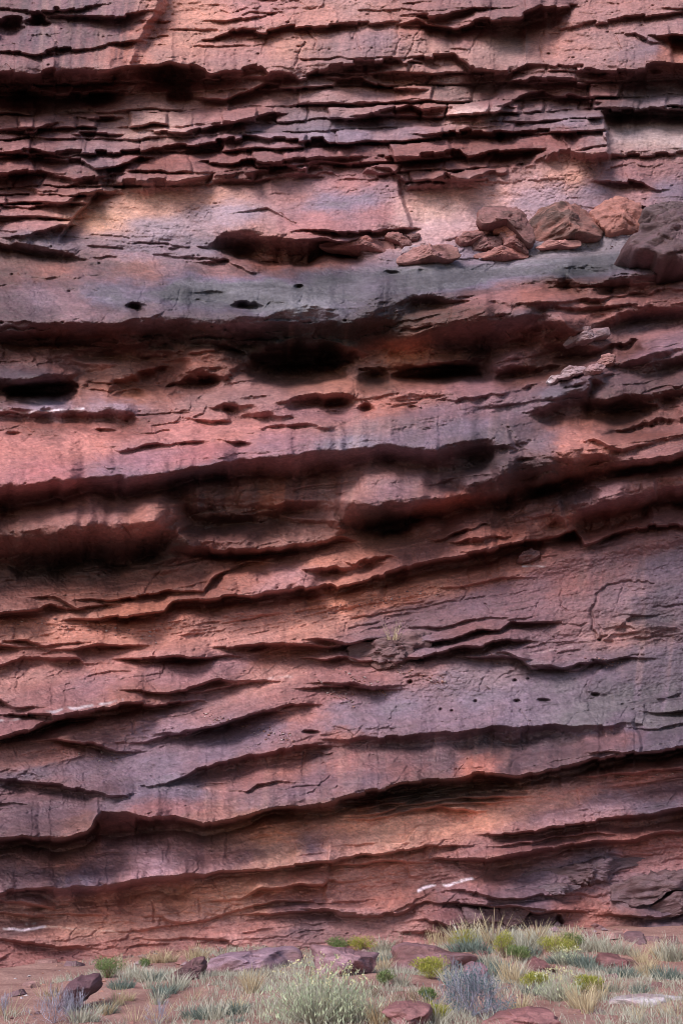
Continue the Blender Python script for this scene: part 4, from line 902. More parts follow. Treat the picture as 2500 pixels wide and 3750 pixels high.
def sheet(name, mask, parent, label=None, kind=None):
    q = quad[mask]
    used, inv = np.unique(q.ravel(), return_inverse=True)
    me = bpy.data.meshes.new(name)
    me.vertices.add(len(used)); me.vertices.foreach_set('co', VERT[used].ravel().astype(np.float32))
    n = len(q)
    me.loops.add(n * 4); me.loops.foreach_set('vertex_index', inv.astype(np.int32))
    me.polygons.add(n); me.polygons.foreach_set('loop_start', np.arange(0, n * 4, 4, dtype=np.int32))
    try: me.polygons.foreach_set('loop_total', np.full(n, 4, np.int32))
    except Exception: pass
    me.update(calc_edges=True)
    me.polygons.foreach_set('use_smooth', np.ones(n, bool))
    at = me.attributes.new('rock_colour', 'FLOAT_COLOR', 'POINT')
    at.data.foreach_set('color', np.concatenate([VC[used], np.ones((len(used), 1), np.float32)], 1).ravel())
    me.normals_split_custom_set_from_vertices(NRM[used])
    me.materials.append(ROCK)
    o = bpy.data.objects.new(name, me); link(o, parent)
    if label: o['label'] = label
    if kind: o['kind'] = kind
    return o

# blocks of the fractured zone that can be told apart
blk = (rowA.astype(np.int64) * 1000 + (idA.astype(np.int64) % 1000))[:-1, :-1]
inb = (Zfrac[:-1, :-1] > .6) & (PX[:-1, :-1] > -40) & (PX[:-1, :-1] < 2540) & (PY[:-1, :-1] > 0)
blk = np.where(inb, blk * 16 + QL, -1)
ids, cnt = np.unique(blk[blk >= 0], return_counts=True)
keep = ids[np.argsort(-cnt)][:280]; keep = keep[cnt[np.argsort(-cnt)][:280] > 60]
isb = np.isin(blk, keep)
layers = []
for k in range(len(cuts) + 1):
    m = (QL == k) & ~isb
    if m.any(): layers.append(sheet('rock_bed', m, cliff, names[k]))
    else: layers.append(None)
flat_b = blk[isb]; order = np.argsort(flat_b, kind='stable'); qi = np.argwhere(isb)[order]; fb = flat_b[order]
bounds = np.flatnonzero(np.diff(fb)) + 1
for grp in np.split(qi, bounds):
    m = np.zeros(0)
    sub = (grp[:, 0], grp[:, 1])
    lay = int(QL[sub][0])
    q = quad[sub]
    o = sheet('rock_block', sub, layers[lay] if layers[lay] else cliff)

# ------------------------------------------------------------------ ground
def ground_z(x, y):
    x = np.asarray(x, float); y = np.asarray(y, float)
    t = smooth((y - 12) / 12)
    base = .02 - .35 * t
    left = -.38 * smooth((-x - 1.0) / 6) * smooth((y - 17) / 7)
    right = .38 * smooth((x - 0.5) / 4) * smooth((y - 16) / 6)
    n = .09 * vn(x / 2.3 + 40, y / 2.3 + 40, 201) + .04 * vn(x / .8 + 40, y / .8 + 40, 202)
    far = smooth((np.hypot(x, y - 16) - 12) / 30)
    return (base + left + right + n) * (1 - far) - .1 * far
def gpt(px, py):
    """the point of the ground seen at a photograph pixel"""
    Y = 16.0
    lo, hi = 9.0, 24.5
    for _ in range(30):
        Y = (lo + hi) / 2
        x, y, z = point(px, py, Y)
        if z > ground_z(x, y): lo = Y
        else: hi = Y
    x, y, z = point(px, py, Y)
    return float(x), float(y), float(ground_z(x, y))

def gaxis(lo, hi, n, far):
    core = np.linspace(lo, hi, n); st = core[1] - core[0]
    g = np.cumsum(np.geomspace(st, far / 4, 26)); g = g / g[-1] * far
    return np.concatenate([lo - g[::-1], core, hi + g])
gx = gaxis(-8, 8, 300, 600); gy = gaxis(9, 26, 300, 600)
GXX, GYY = np.meshgrid(gx, gy)
GZ = ground_z(GXX, GYY) + (.012 * fbm(GXX / .12, GYY / .12, 3, 210, .6) + .02 * fbm(GXX / .4, GYY / .4, 3, 214)) * (1 - smooth((np.hypot(GXX, GYY - 16) - 12) / 5))
gm = bpy.data.meshes.new('ground')
gv = np.stack([GXX, GYY, GZ], -1).reshape(-1, 3)
gn = len(gx)
gi, gj = np.meshgrid(np.arange(len(gy) - 1), np.arange(gn - 1), indexing='ij')
gq = np.stack([gi * gn + gj, gi * gn + gj + 1, (gi + 1) * gn + gj + 1, (gi + 1) * gn + gj], -1).reshape(-1, 4)
gm.from_pydata(gv.tolist(), [], gq.tolist()); gm.update()
gm.polygons.foreach_set('use_smooth', np.ones(len(gq), bool))
mg = bpy.data.materials.new('red_sand'); mg.use_nodes = True
N = mg.node_tree.nodes; L = mg.node_tree.links; bs = N['Principled BSDF']; bs.inputs['Roughness'].default_value = .95; bs.inputs['Specular IOR Level'].default_value = .1
geo = N.new('ShaderNodeNewGeometry'); n1 = N.new('ShaderNodeTexNoise'); n1.inputs['Scale'].default_value = 1.3; n1.inputs['Detail'].default_value = 8; n1.inputs['Roughness'].default_value = .7
n2 = N.new('ShaderNodeTexNoise'); n2.inputs['Scale'].default_value = 30; n2.inputs['Detail'].default_value = 5; n2.inputs['Roughness'].default_value = .7
L.new(geo.outputs['Position'], n1.inputs['Vector']); L.new(geo.outputs['Position'], n2.inputs['Vector'])
cr = N.new('ShaderNodeValToRGB'); cr.color_ramp.elements[0].position = .32; cr.color_ramp.elements[0].color = (*srgb((138, 100, 92)), 1); cr.color_ramp.elements[1].position = .68; cr.color_ramp.elements[1].color = (*srgb((172, 134, 124)), 1)
L.new(n1.outputs['Fac'], cr.inputs[0])
r2 = N.new('ShaderNodeMapRange'); r2.inputs['From Min'].default_value = .3; r2.inputs['From Max'].default_value = .7; r2.inputs['To Min'].default_value = .7; r2.inputs['To Max'].default_value = 1.3
L.new(n2.outputs['Fac'], r2.inputs['Value'])
vm = N.new('ShaderNodeVectorMath'); vm.operation = 'SCALE'; L.new(cr.outputs[0], vm.inputs[0]); L.new(r2.outputs[0], vm.inputs['Scale']); sx_ = N.new('ShaderNodeSeparateXYZ'); L.new(geo.outputs['Position'], sx_.inputs[0])
rf = N.new('ShaderNodeMapRange'); rf.inputs['From Min'].default_value = 6; rf.inputs['From Max'].default_value = 10.5; L.new(sx_.outputs['Y'], rf.inputs['Value'])
mxg = N.new('ShaderNodeMixRGB'); mxg.inputs[1].default_value = (.05, .05, .035, 1); L.new(rf.outputs[0], mxg.inputs[0]); L.new(vm.outputs[0], mxg.inputs[2])  # unseen ground around the camera, darkened to cut light bouncing onto the cliff
L.new(mxg.outputs[0], bs.inputs['Base Color'])
bp = N.new('ShaderNodeBump'); bp.inputs['Strength'].default_value = .8; bp.inputs['Distance'].default_value = .02; L.new(n2.outputs['Fac'], bp.inputs['Height']); L.new(bp.outputs[0], bs.inputs['Normal'])
gm.materials.append(mg)
ground = link(bpy.data.objects.new('ground', gm)); tag(ground, 'red sandy ground at the foot of the cliff', None, None, 'structure')

# ------------------------------------------------------------------ loose rocks from traced outlines
def mesh_obj(name, V, F, mat, col=None, parent=None, smooth_=True):
    me = bpy.data.meshes.new(name); me.from_pydata(V, [], F); me.update()
    if smooth_: me.polygons.foreach_set('use_smooth', np.ones(len(F), bool))
    if col is not None:
        at = me.attributes.new('rock_colour', 'FLOAT_COLOR', 'POINT')
        at.data.foreach_set('color', np.concatenate([col, np.ones((len(col), 1))], 1).astype(np.float32).ravel())
    me.materials.append(mat)
    return link(bpy.data.objects.new(name, me), parent)

def rock(name, seq, Y, T, col, label, cat='boulder', group=None, ridge=.35, slope=1.0, col2=None, seed=0, back=1.0, lean=0.0, rough=.11, pw=6.0):
    """closed lump of rock: traced outline at distance Y, T metres thick towards and away from the viewer"""
    P = tr(seq)
    px = np.array([p[0] for p in P]); py = np.array([p[1] for p in P])
    X, _, Z = point(px, py, Y)
    cx, cz = X.mean(), Z.mean()
    NA, NR = 96, 20
    ang = np.linspace(0, 2 * np.pi, NA, endpoint=False)
    rad = np.zeros(NA)
    n = len(X)
    for a in range(NA):
        dx, dz = math.cos(ang[a]), math.sin(ang[a]); best = 0
        for i in range(n):
            x0, z0, x1, z1 = X[i] - cx, Z[i] - cz, X[(i + 1) % n] - cx, Z[(i + 1) % n] - cz
            den_ = dx * (z1 - z0) - dz * (x1 - x0)
            if abs(den_) < 1e-9: continue
            t = (x0 * (z1 - z0) - z0 * (x1 - x0)) / den_
            s = (x0 * dz - z0 * dx) / den_
            if t > 0 and -1e-6 <= s <= 1 + 1e-6: best = max(best, t)
        rad[a] = best
    rad = (rad + .15 * (np.roll(rad, 1) + np.roll(rad, -1))) / 1.3
    rings = (np.linspace(0, 1, NR + 1)[1:]) ** .8
    Hh = Z.max() - Z.min(); zr = cz + (ridge - .5) * Hh
    V = []; F = []
    r_ = np.random.RandomState(seed + 5)
    pl = [(r_.uniform(-.9, .9), r_.uniform(-.7, .7), r_.uniform(.6, .95)) for _ in range(6)]
    def front(x, z, q):
        d = T * max(0.0, 1 - q ** pw) ** .5
        for (a_, b_, c_) in pl: d = min(d, T * (c_ + a_ * (x - cx) / (Hh + .1) + b_ * (z - cz) / (Hh + .1)))
        if z > zr: d = min(d, T * (1 - slope * (z - zr) / (Hh * (1 - ridge) + 1e-3) * .9))
        return max(d, 0.0) if q < 1 else 0
    V.append((cx, Y - front(cx, cz, 0), cz))
    for q in rings:
        for a in range(NA):
            x = cx + rad[a] * q * math.cos(ang[a]); z = cz + rad[a] * q * math.sin(ang[a])
            V.append((x, Y - front(x, z, q), z))
    nf = len(V)
    for q in rings[:-1][::-1]:
        for a in range(NA):
            x = cx + rad[a] * q * math.cos(ang[a]); z = cz + rad[a] * q * math.sin(ang[a])
            V.append((x, Y + back * T * max(0, 1 - q ** 2.2) ** .5, z))
    V.append((cx, Y + back * T, cz))
    nt = NR + NR - 1
    for a in range(NA):
        b = (a + 1) % NA
        F.append((0, 1 + b, 1 + a))
        for k in range(nt - 1):
            F.append((1 + k * NA + a, 1 + k * NA + b, 1 + (k + 1) * NA + b, 1 + (k + 1) * NA + a))
        F.append((1 + (nt - 1) * NA + a, 1 + (nt - 1) * NA + b, len(V) - 1))
    V = np.array(V)
    sc = 1.0 / max(.12, Hh)
    s0 = seed * 3.7 + 50
    nn = fbm(V[:, 0] * 3.6 + s0 + V[:, 1] * 1.4, V[:, 2] * 6 + V[:, 1] * 2.7 + s0, 5, 220, .62)
    ww, we, _, _ = worley(V[:, 0] * 3.2 + s0, V[:, 2] * 8 + V[:, 1] * 4 + s0, 230)
    dirv = V - np.array([cx, Y, cz]); dirv /= (np.linalg.norm(dirv, axis=1, keepdims=True) + 1e-6)
    V = V + dirv * (rough * .9 * nn + rough * .6 * (ww - .5))[:, None]
    V[:, 1] += lean * (V[:, 2] - cz)
    c1 = srgb(col) * np.array([.95, .9, .92]); mx_ = .5 * float(np.clip((col[0] - col[2] - 12) / 30, 0, 1)); c1 = c1 * (1 - mx_) + mx_ * c1[0] * np.array([1.0, .42, .41]); c2 = srgb(col2) if col2 is not None else c1 * .72
    c2 = c2 * .5 + .5 * c2[0] * np.array([1.0, .45, .44])
    w = smooth(.5 + 1.2 * fbm(V[:, 0] * 2.5 + s0, V[:, 2] * 6 + V[:, 1] * 2, 4, 240, .6))[:, None]
    cv = (c1 * (1 - w) + c2 * w) * (1 + .2 * fbm(V[:, 0] * 9 + s0, V[:, 2] * 22 + V[:, 1] * 9, 3, 245, .6))[:, None]
    loc = np.array([cx, Y, V[:, 2].min()])
    o = mesh_obj(name, (V - loc).tolist(), F, BOULD, np.clip(cv, .004, .9))
    o.location = loc
    tag(o, label, cat, group)
    return o

def wall_rock(name, seq, T, col, label, off=0.0, **kw):
    P = tr(seq); cx = np.mean([p[0] for p in P]); by_ = max(p[1] for p in P)
    Y = surf_Y(cx, by_ - 4) + off
    return rock(name, seq, Y, T, col, label, **kw)

G1 = 'boulders resting on the high ledge'
wall_rock('boulder', ['B',(870,975),(900,950),(1000,935),(1080,925),(1150,950),(1195,1000),(1215,1050),(1200,1075),(1100,1085),(1000,1082),(910,1080),(880,1040)], .75, (156,106,88),
          'large orange and grey boulder in the middle of the high ledge', .15, group=G1, col2=(92,68,60), seed=1, ridge=.8, slope=.5)
wall_rock('boulder', ['B',(1150,950),(1180,915),(1260,895),(1340,900),(1385,935),(1392,990),(1385,1040),(1300,1050),(1230,1055),(1180,1010)], .6, (168,112,90),
          'round orange boulder between the largest orange boulder and the dark one', .1, group=G1, col2=(150,90,70), seed=2, ridge=.8, slope=.5)
wall_rock('boulder', ['B',(1365,990),(1385,945),(1440,925),(1520,915),(1600,925),(1640,980),(1560,1020),(1440,1045),(1370,1045)], .7, (96,76,78),
          'dark purple boulder leaning behind the sloping slab at the right', -.1, group=G1, seed=3, ridge=.6, slope=.7)
wall_rock('boulder', ['B',(1287,1140),(1300,1105),(1360,1060),(1440,1010),(1568,950),(1700,900),(1800,960),(1800,1150),(1620,1200),(1560,1225),(1440,1215),(1320,1175)], 1.3, (100,76,82),
          'huge purple slab leaning at the right end of the high ledge', -.3, group=G1, col2=(80,58,62), seed=4, ridge=.25, slope=.8, rough=.2)
wall_rock('boulder', ['B',(645,975),(655,935),(700,918),(770,915),(830,935),(880,980),(905,1030),(905,1085),(870,1085),(860,1040),(820,1000),(760,990),(700,1012),(660,1000)], .4, (130,88,84),
          'curved brown capstone on top of the pile of rocks', -.35, group=G1, col2=(92,62,56), seed=5, ridge=.6)
wall_rock('boulder', ['B',(715,985),(790,978),(835,985),(862,1020),(860,1060),(800,1065),(760,1040),(720,1030)], .3, (160,112,100),
          'small pale block held under the brown capstone', -.15, group=G1, col2=(170,98,66), seed=6, ridge=.4)
wall_rock('boulder', ['B',(630,1085),(650,1055),(700,1036),(760,1040),(768,1080),(755,1105),(690,1108),(635,1105)], .32, (124,84,82), 'round brown rock low on the left of the pile', -.1, group=G1, seed=7, ridge=.5)
wall_rock('boulder', ['B',(762,1042),(800,1034),(830,1045),(850,1085),(890,1110),(888,1132),(830,1110),(770,1092)], .32, (140,92,86), 'wedge of red rock low on the right of the pile', -.1, group=G1, seed=8, ridge=.5)
wall_rock('boulder', ['B',(555,1070),(600,1045),(680,1015),(720,1025),(690,1050),(640,1075),(600,1098),(570,1098)], .3, (150,98,90), 'tilted red rock left of the pile', 0, group=G1, seed=9, ridge=.4)
wall_rock('boulder', ['B',(640,1125),(700,1108),(830,1096),(880,1115),(892,1140),(820,1140),(700,1142),(640,1138)], .35, (166,104,86), 'flat orange slab at the base of the pile of rocks', -.1, group=G1, seed=10, ridge=.5)
wall_rock('boulder', ['B',(290,1145),(330,1120),(420,1092),(520,1078),(575,1090),(592,1130),(540,1148),(420,1158),(310,1162)], .45, (162,118,112), 'long flat pink slab lying between the wedge stones and the pile', -.1, group=G1, col2=(124,78,66), seed=11, ridge=.35, slope=1.)
wall_rock('boulder', ['B',(250,1050),(295,1025),(335,1045),(370,1075),(375,1095),(330,1095),(300,1070)], .25, (140,92,84), 'broken wedge stone at the left end of the slab row', -.05, group=G1, seed=12)
wall_rock('boulder', ['B',(345,1040),(380,1030),(405,1045),(392,1065),(365,1062)], .16, (132,94,90), 'smallest stone beside the pale wall edge', -.05, group=G1, seed=13)
wall_rock('boulder', ['B',(330,1100),(400,1085),(455,1090),(450,1110),(380,1125),(325,1130)], .2, (160,140,146), 'small pale grey stone behind the long pink slab', .05, group=G1, seed=14)
wall_rock('boulder', ['B',(-40,1075),(80,1065),(240,1060),(300,1070),(312,1100),(290,1128),(180,1112),(0,1100),(-40,1095)], .4, (166,104,88), 'layered flat slab over the long dark slot', -.1, group=G1, seed=15, ridge=.6)
wall_rock('boulder', ['B',(940,1080),(1010,1060),(1110,1062),(1115,1085),(1040,1095),(900,1098)], .2, (186,130,112), 'thin pale slab in front of the largest orange boulder', -.15, group=G1, seed=16)
G2 = 'loose stones on the beds at the right'
wall_rock('boulder', ['D',(1025,560),(1060,520),(1110,495),(1190,482),(1235,490),(1238,520),(1200,530),(1150,550),(1080,555),(1040,572)], .35, (150,128,132), 'pale flat stone perched above the knobs at the right', -.1, group=G2, seed=17, ridge=.3, slope=.9)
wall_rock('boulder', ['D',(965,720),(990,700),(1025,690),(1022,715),(985,730)], .16, (190,180,184), 'small whitish stone, leftmost of the three on the bed', -.05, group=G2, seed=18)
wall_rock('boulder', ['D',(1010,705),(1040,675),(1100,658),(1135,665),(1120,690),(1060,705)], .2, (166,146,150), 'pale cracked stone between the whitish stone and the round one', -.05, group=G2, seed=19)
wall_rock('boulder', ['D',(1125,680),(1150,650),(1190,636),(1222,655),(1200,680),(1140,692)], .2, (160,130,132), 'round pink stone on the bed, rightmost of the three', -.05, group=G2, seed=20)
wall_rock('boulder', ['D',(1180,640),(1210,600),(1250,615),(1255,640),(1215,660)], .15, (158,118,108), 'small tilted slab leaning above the round pink stone', 0, group=G2, seed=21)
wall_rock('boulder', ['F',(835,430),(850,398),(890,376),(932,385),(928,410),(890,436),(850,442)], .22, (128,92,88), 'rounded brown rock lodged under the bulging bed', -.05, group=G2, seed=22)
wall_rock('rock_slab', ['F',(78,820),(120,790),(230,770),(330,752),(420,745),(462,765),(462,800),(425,850),(380,870),(300,878),(200,868),(130,860)], .55, (122,96,98),
          'projecting grey slab that carries the dry grass tuft', .12, seed=23, ridge=.45, slope=.8, rough=.22)
wall_rock('rock_slab', ['F',(190,868),(300,872),(360,880),(310,905),(250,915),(200,895)], .3, (110,72,64), 'small brown block under the grey slab with the grass tuft', .1, seed=24)
# purple boulders built against the foot of the wall
G3 = 'dark purple boulders at the foot of the wall'
wall_rock('boulder', ['H',(770,768),(830,745),(920,700),(1050,690),(1200,665),(1340,648),(1430,655),(1452,685),(1400,690),(1310,690),(1230,740),(1150,770),(1050,762),(900,762)], .5, (112,90,98),
          'long flat purple boulder pointing left at the foot of the wall', .05, group=G3, seed=25, ridge=.5, slope=.7, rough=.2)
wall_rock('boulder', ['H',(915,790),(960,775),(1070,770),(1150,775),(1080,800),(1000,812),(930,810)], .35, (108,90,98), 'small purple rock beneath the long flat one', -.1, group=G3, seed=26)
wall_rock('boulder', ['H',(1250,840),(1270,775),(1330,735),(1440,720),(1600,700),(1750,720),(1720,800),(1560,770),(1470,800),(1410,850),(1330,862)], .7, (110,88,94),
          'big rounded purple boulder at the right edge of the wall foot', .05, group=G3, seed=27, ridge=.5, slope=.7, rough=.2)
wall_rock('boulder', ['H',(1390,900),(1440,850),(1520,800),(1600,785),(1750,800),(1740,880),(1560,900),(1480,920),(1410,920)], .6, (104,82,86),
          'brown boulder below the big rounded purple one', -.1, group=G3, seed=28, ridge=.4, slope=.6)
wall_rock('boulder', ['H',(1400,960),(1450,925),(1568,900),(1720,900),(1720,975),(1560,975),(1480,1000),(1410,985)], .5, (98,82,90), 'low dark boulder just above the grass at the right edge', -.1, group=G3, seed=29)
wall_rock('boulder', ['H',(740,880),(800,850),(880,855),(900,885),(860,930),(790,945),(750,920)], .35, (110,88,94), 'squat purple boulder beside the small round hole', -.05, group=G3, seed=30)
wall_rock('boulder', ['H',(585,905),(600,870),(680,870),(745,880),(760,930),(700,950),(610,950)], .35, (112,88,94), 'square purple boulder left of the squat one', -.05, group=G3, seed=31)

def ground_rock(name, seq, T, col, label, **kw):
    P = tr(seq); cx = np.mean([p[0] for p in P]); by_ = max(p[1] for p in P)
    _, Y, _ = gpt(cx, by_ - 6)
    Y = Y + T * .75
    kw.setdefault('cat', 'rock')
    return rock(name, seq, Y, T, col, label, **kw)
G4 = 'fallen rocks among the shrubs'
ground_rock('fallen_rock', ['P',(905,345),(940,310),(1000,298),(1110,285),(1200,270),(1290,266),(1335,290),(1330,340),(1240,365),(1100,375),(950,395),(908,385)], .75, (150,124,136), 'longest pale purple slab left of the big bush', group=G4, col2=(128,100,106), seed=41, ridge=.35, slope=.95)
ground_rock('fallen_rock', ['P',(775,375),(800,350),(860,325),(895,318),(912,350),(908,385),(900,410),(830,418),(780,400)], .45, (120,88,92), 'dark angular rock at the left end of the longest slab', group=G4, seed=42, ridge=.5)
ground_rock('fallen_rock', ['P',(1375,262),(1450,265),(1568,282),'Q',(80,280),(220,300),(222,350),(160,385),(60,400),'P',(1480,405),(1390,380)], .7, (156,126,134), 'flat-topped purple slab behind the big bush', group=G4, col2=(128,96,100), seed=43, ridge=.25, slope=.95)
ground_rock('fallen_rock', ['P',(290,470),(310,435),(370,405),(425,395),(430,440),(400,480),(340,530),(300,560),(255,540)], .45, (110,80,88), 'dark maroon rock at the left behind the pale twigs', group=G4, seed=44, ridge=.6)
ground_rock('fallen_rock', ['Q',(275,300),(285,262),(350,252),(460,262),(560,290),(640,295),(650,330),(610,370),(520,385),(400,365),(290,360),(275,335)], .7, (144,112,116), 'broad cracked rock right of the flat-topped slab', group=G4, col2=(112,74,72), seed=45, ridge=.4, slope=.9)
ground_rock('fallen_rock', ['Q',(600,350),(640,330),(700,345),(725,385),(715,425),(660,430),(605,400)], .5, (146,116,124), 'purple block leaning on the right of the cracked rock', group=G4, seed=46, ridge=.3)
ground_rock('fallen_rock', ['Q',(870,355),(890,320),(915,300),(945,312),(960,340),(1000,350),(1000,375),(930,385),(880,375)], .35, (126,84,84), 'pointed red rock in the grass below the wall', group=G4, seed=47)
ground_rock('fallen_rock', ['Q',(1185,315),(1210,295),(1290,300),(1360,325),(1392,350),(1375,372),(1290,365),(1200,350)], .4, (132,88,88), 'low red rock in the grass at the right', group=G4, seed=48, ridge=.5)
ground_rock('fallen_rock', ['Q',(620,282),(680,278),(720,285),(715,300),(640,305)], .25, (164,118,118), 'small pink flat rock above the purple block', group=G4, seed=49)
ground_rock('fallen_rock', ['Q',(245,545),(270,522),(350,515),(430,520),(450,550),(440,640),(330,640),(270,600)], .5, (158,112,112), 'flat pink rock at the bottom edge left of the grey shrub', group=G4, seed=50, ridge=.2, slope=.9)
ground_rock('fallen_rock', ['Q',(700,600),(760,560),(880,545),(960,545),(1030,600),(1030,660),(700,660)], .5, (156,108,106), 'flat pink rock at the bottom edge right of the grey shrub', group=G4, seed=51, ridge=.2, slope=.95)
ground_rock('fallen_rock', ['Q',(1228,518),(1260,495),(1350,482),(1450,478),(1568,488),(1640,495),(1600,520),(1480,538),(1330,540),(1240,532)], .5, (196,190,192), 'whitish flat rock lying on bare sand at the bottom right', group=G4, col2=(168,160,162), seed=52, ridge=.15, slope=.98, rough=.025)
ground_rock('fallen_rock', ['Q',(415,552),(435,542),(445,555),(430,568)], .07, (190,182,186), 'little white stone left of the grey shrub', group=G4, seed=53)
ground_rock('fallen_rock', ['P',(520,312),(550,303),(580,310),(575,322),(530,322)], .18, (140,100,98), 'small red stone at the wall foot behind the dry grass', group=G4, seed=54)

random.seed(5)
FR = []
for v in range(4):
    bm_p = []
    r_ = np.random.RandomState(900 + v)
    n_ = 9
    top = [(math.cos(6.283 * i / n_) * r_.uniform(.6, 1), math.sin(6.283 * i / n_) * r_.uniform(.5, .9)) for i in range(n_)]
    Vv = [(x * 1.15, y * 1.1, -.3) for x, y in top] + [(x * r_.uniform(.85, 1), y * .95, .25 + .12 * x * (v - 1.5)) for x, y in top] + [(0, 0, .34), (0, 0, -.3)]
    Ff = [(i, (i + 1) % n_, n_ + (i + 1) % n_, n_ + i) for i in range(n_)] + [(n_ + i, n_ + (i + 1) % n_, 2 * n_) for i in range(n_)] + [((i + 1) % n_, i, 2 * n_ + 1) for i in range(n_)]
    me = bpy.data.meshes.new('small_rock'); me.from_pydata(Vv, [], Ff); me.update()
    at = me.attributes.new('rock_colour', 'FLOAT_COLOR', 'POINT'); c_ = srgb([(140,104,106), (128,90,88), (150,112,108), (118,88,92)][v])
    at.data.foreach_set('color', np.tile(np.append(c_, 1), len(Vv)).astype(np.float32)); me.materials.append(BOULD); FR.append(me)
smalls = []
for q_, (s_, x, y, w_) in enumerate([('P',60,335,.22),('P',150,350,.16),('P',210,345,.3),('P',330,345,.2),('P',420,335,.14),('P',1150,270,.16),('P',930,285,.14),('Q',300,230,.2),('Q',420,225,.15),('Q',1130,215,.18),
                           ('Q',1260,225,.22),('Q',1350,235,.3),('Q',1420,232,.2),('Q',1500,240,.24),('P',130,440,.14),('P',60,480,.18),('Q',1250,400,.14),('Q',1450,440,.12),('P',980,540,.1),('Q',1180,560,.12)]):
    g = gpt(*tr([s_, (x, y)])[0])
    o = link(bpy.data.objects.new('small_rock', FR[q_ % 4])); o.location = (g[0], g[1], g[2] + w_ * .1); o.scale = (w_, w_ * .8, w_ * (.6 + .2 * (q_ % 3))); o.rotation_euler = (.15 * ((q_ % 5) - 2), .1 * ((q_ % 3) - 1), q_ * 1.3)
    smalls.append((o, tr([s_, (x, y)])[0]))
    tag(o, 'x', 'rock', 'small angular rocks near the wall foot')
# ------------------------------------------------------------------ vegetation
def leaf_mat(name, c1, c2, rough=.7, trans=.25):
    m = bpy.data.materials.new(name); m.use_nodes = True
    N = m.node_tree.nodes; L = m.node_tree.links; bs = N['Principled BSDF']
    bs.inputs['Roughness'].default_value = rough; bs.inputs['Specular IOR Level'].default_value = .2
    at = N.new('ShaderNodeAttribute'); at.attribute_name = 'shade'
    cr = N.new('ShaderNodeValToRGB'); cr.color_ramp.elements[0].color = (*srgb(c1), 1); cr.color_ramp.elements[1].color = (*srgb(c2), 1)
    L.new(at.outputs['Fac'], cr.inputs[0]); L.new(cr.outputs[0], bs.inputs['Base Color'])
    tb = N.new('ShaderNodeBsdfTranslucent'); L.new(cr.outputs[0], tb.inputs[0])
    mx = N.new('ShaderNodeMixShader'); mx.inputs[0].default_value = trans
    L.new(bs.outputs[0], mx.inputs[1]); L.new(tb.outputs[0], mx.inputs[2]); L.new(mx.outputs[0], N['Material Output'].inputs[0])
    return m
M_STRAW = leaf_mat('dry_grass', (150,128,98), (226,208,172))
M_PALE = leaf_mat('pale_grass', (138,134,116), (216,212,194))
M_GREY = leaf_mat('grey_green_grass', (74,86,80), (148,160,148))
M_SAGE = leaf_mat('sage_leaf', (132,144,118), (206,212,176))
M_LIME = leaf_mat('yellow_green_leaf', (116,122,48), (196,190,96))
M_GREEN = leaf_mat('green_leaf', (84,100,62), (146,160,104))
M_TWIG = leaf_mat('grey_twig', (120,114,128), (188,182,196), .9, 0)
M_OLD = leaf_mat('dead_twig', (104,84,70), (170,146,124), .9, 0)
M_FLOW = leaf_mat('seed_head', (176,168,120), (222,212,168))
M_BLUE = leaf_mat('blue_grey_leaf', (70,88,96), (120,142,142))

class Ribbons:
    def __init__(s): s.V = []; s.F = []; s.A = []
    def strip(s, pts, w, shade, flat=None):
        """thin three-sided stem or blade through pts"""
        base = len(s.V); n = len(pts)
        a0 = random.random() * 6.28
        for i, p in enumerate(pts):
            ww = w * (1 - .85 * i / (n - 1))
            for k in (0, 1):
                a = a0 + k * math.pi
                s.V.append((p[0] + math.cos(a) * ww * .5, p[1] + math.sin(a) * ww * .5, p[2])); s.A.append(shade * (.5 + .5 * i / (n - 1)))
        for i in range(n - 1):
            b = base + 2 * i; s.F.append((b, b + 1, b + 3, b + 2))
    def leaf(s, p, d, l, w, shade):
        b = len(s.V)
        side = (random.uniform(-1, 1), random.uniform(-1, 1), random.uniform(-1, 1))
        s.V += [tuple(p), tuple(p[i] + d[i] * l * .5 + side[i] * w for i in range(3)), tuple(p[i] + d[i] * l for i in range(3)), tuple(p[i] + d[i] * l * .5 - side[i] * w for i in range(3))]
        s.A += [shade] * 4; s.F.append((b, b + 1, b + 2, b + 3))
    def build(s, name, mat, parent=None):
        me = bpy.data.meshes.new(name); me.from_pydata(s.V, [], s.F); me.update()
        at = me.attributes.new('shade', 'FLOAT', 'POINT'); at.data.foreach_set('value', np.array(s.A, np.float32))
        me.materials.append(mat)
        return link(bpy.data.objects.new(name, me), parent)

def arc(x, y, az, lean, L, droop, n=5, z=0.0, wig=.0):
    pts = [(x, y, z)]
    th = lean; px, py, pz = x, y, z
    for i in range(n - 1):
        st = L / (n - 1)
        px += math.cos(az) * math.sin(th) * st; py += math.sin(az) * math.sin(th) * st; pz += math.cos(th) * st
        th += droop / (n - 1) + random.gauss(0, wig); az += random.gauss(0, wig)
        pts.append((px, py, pz))
    return pts

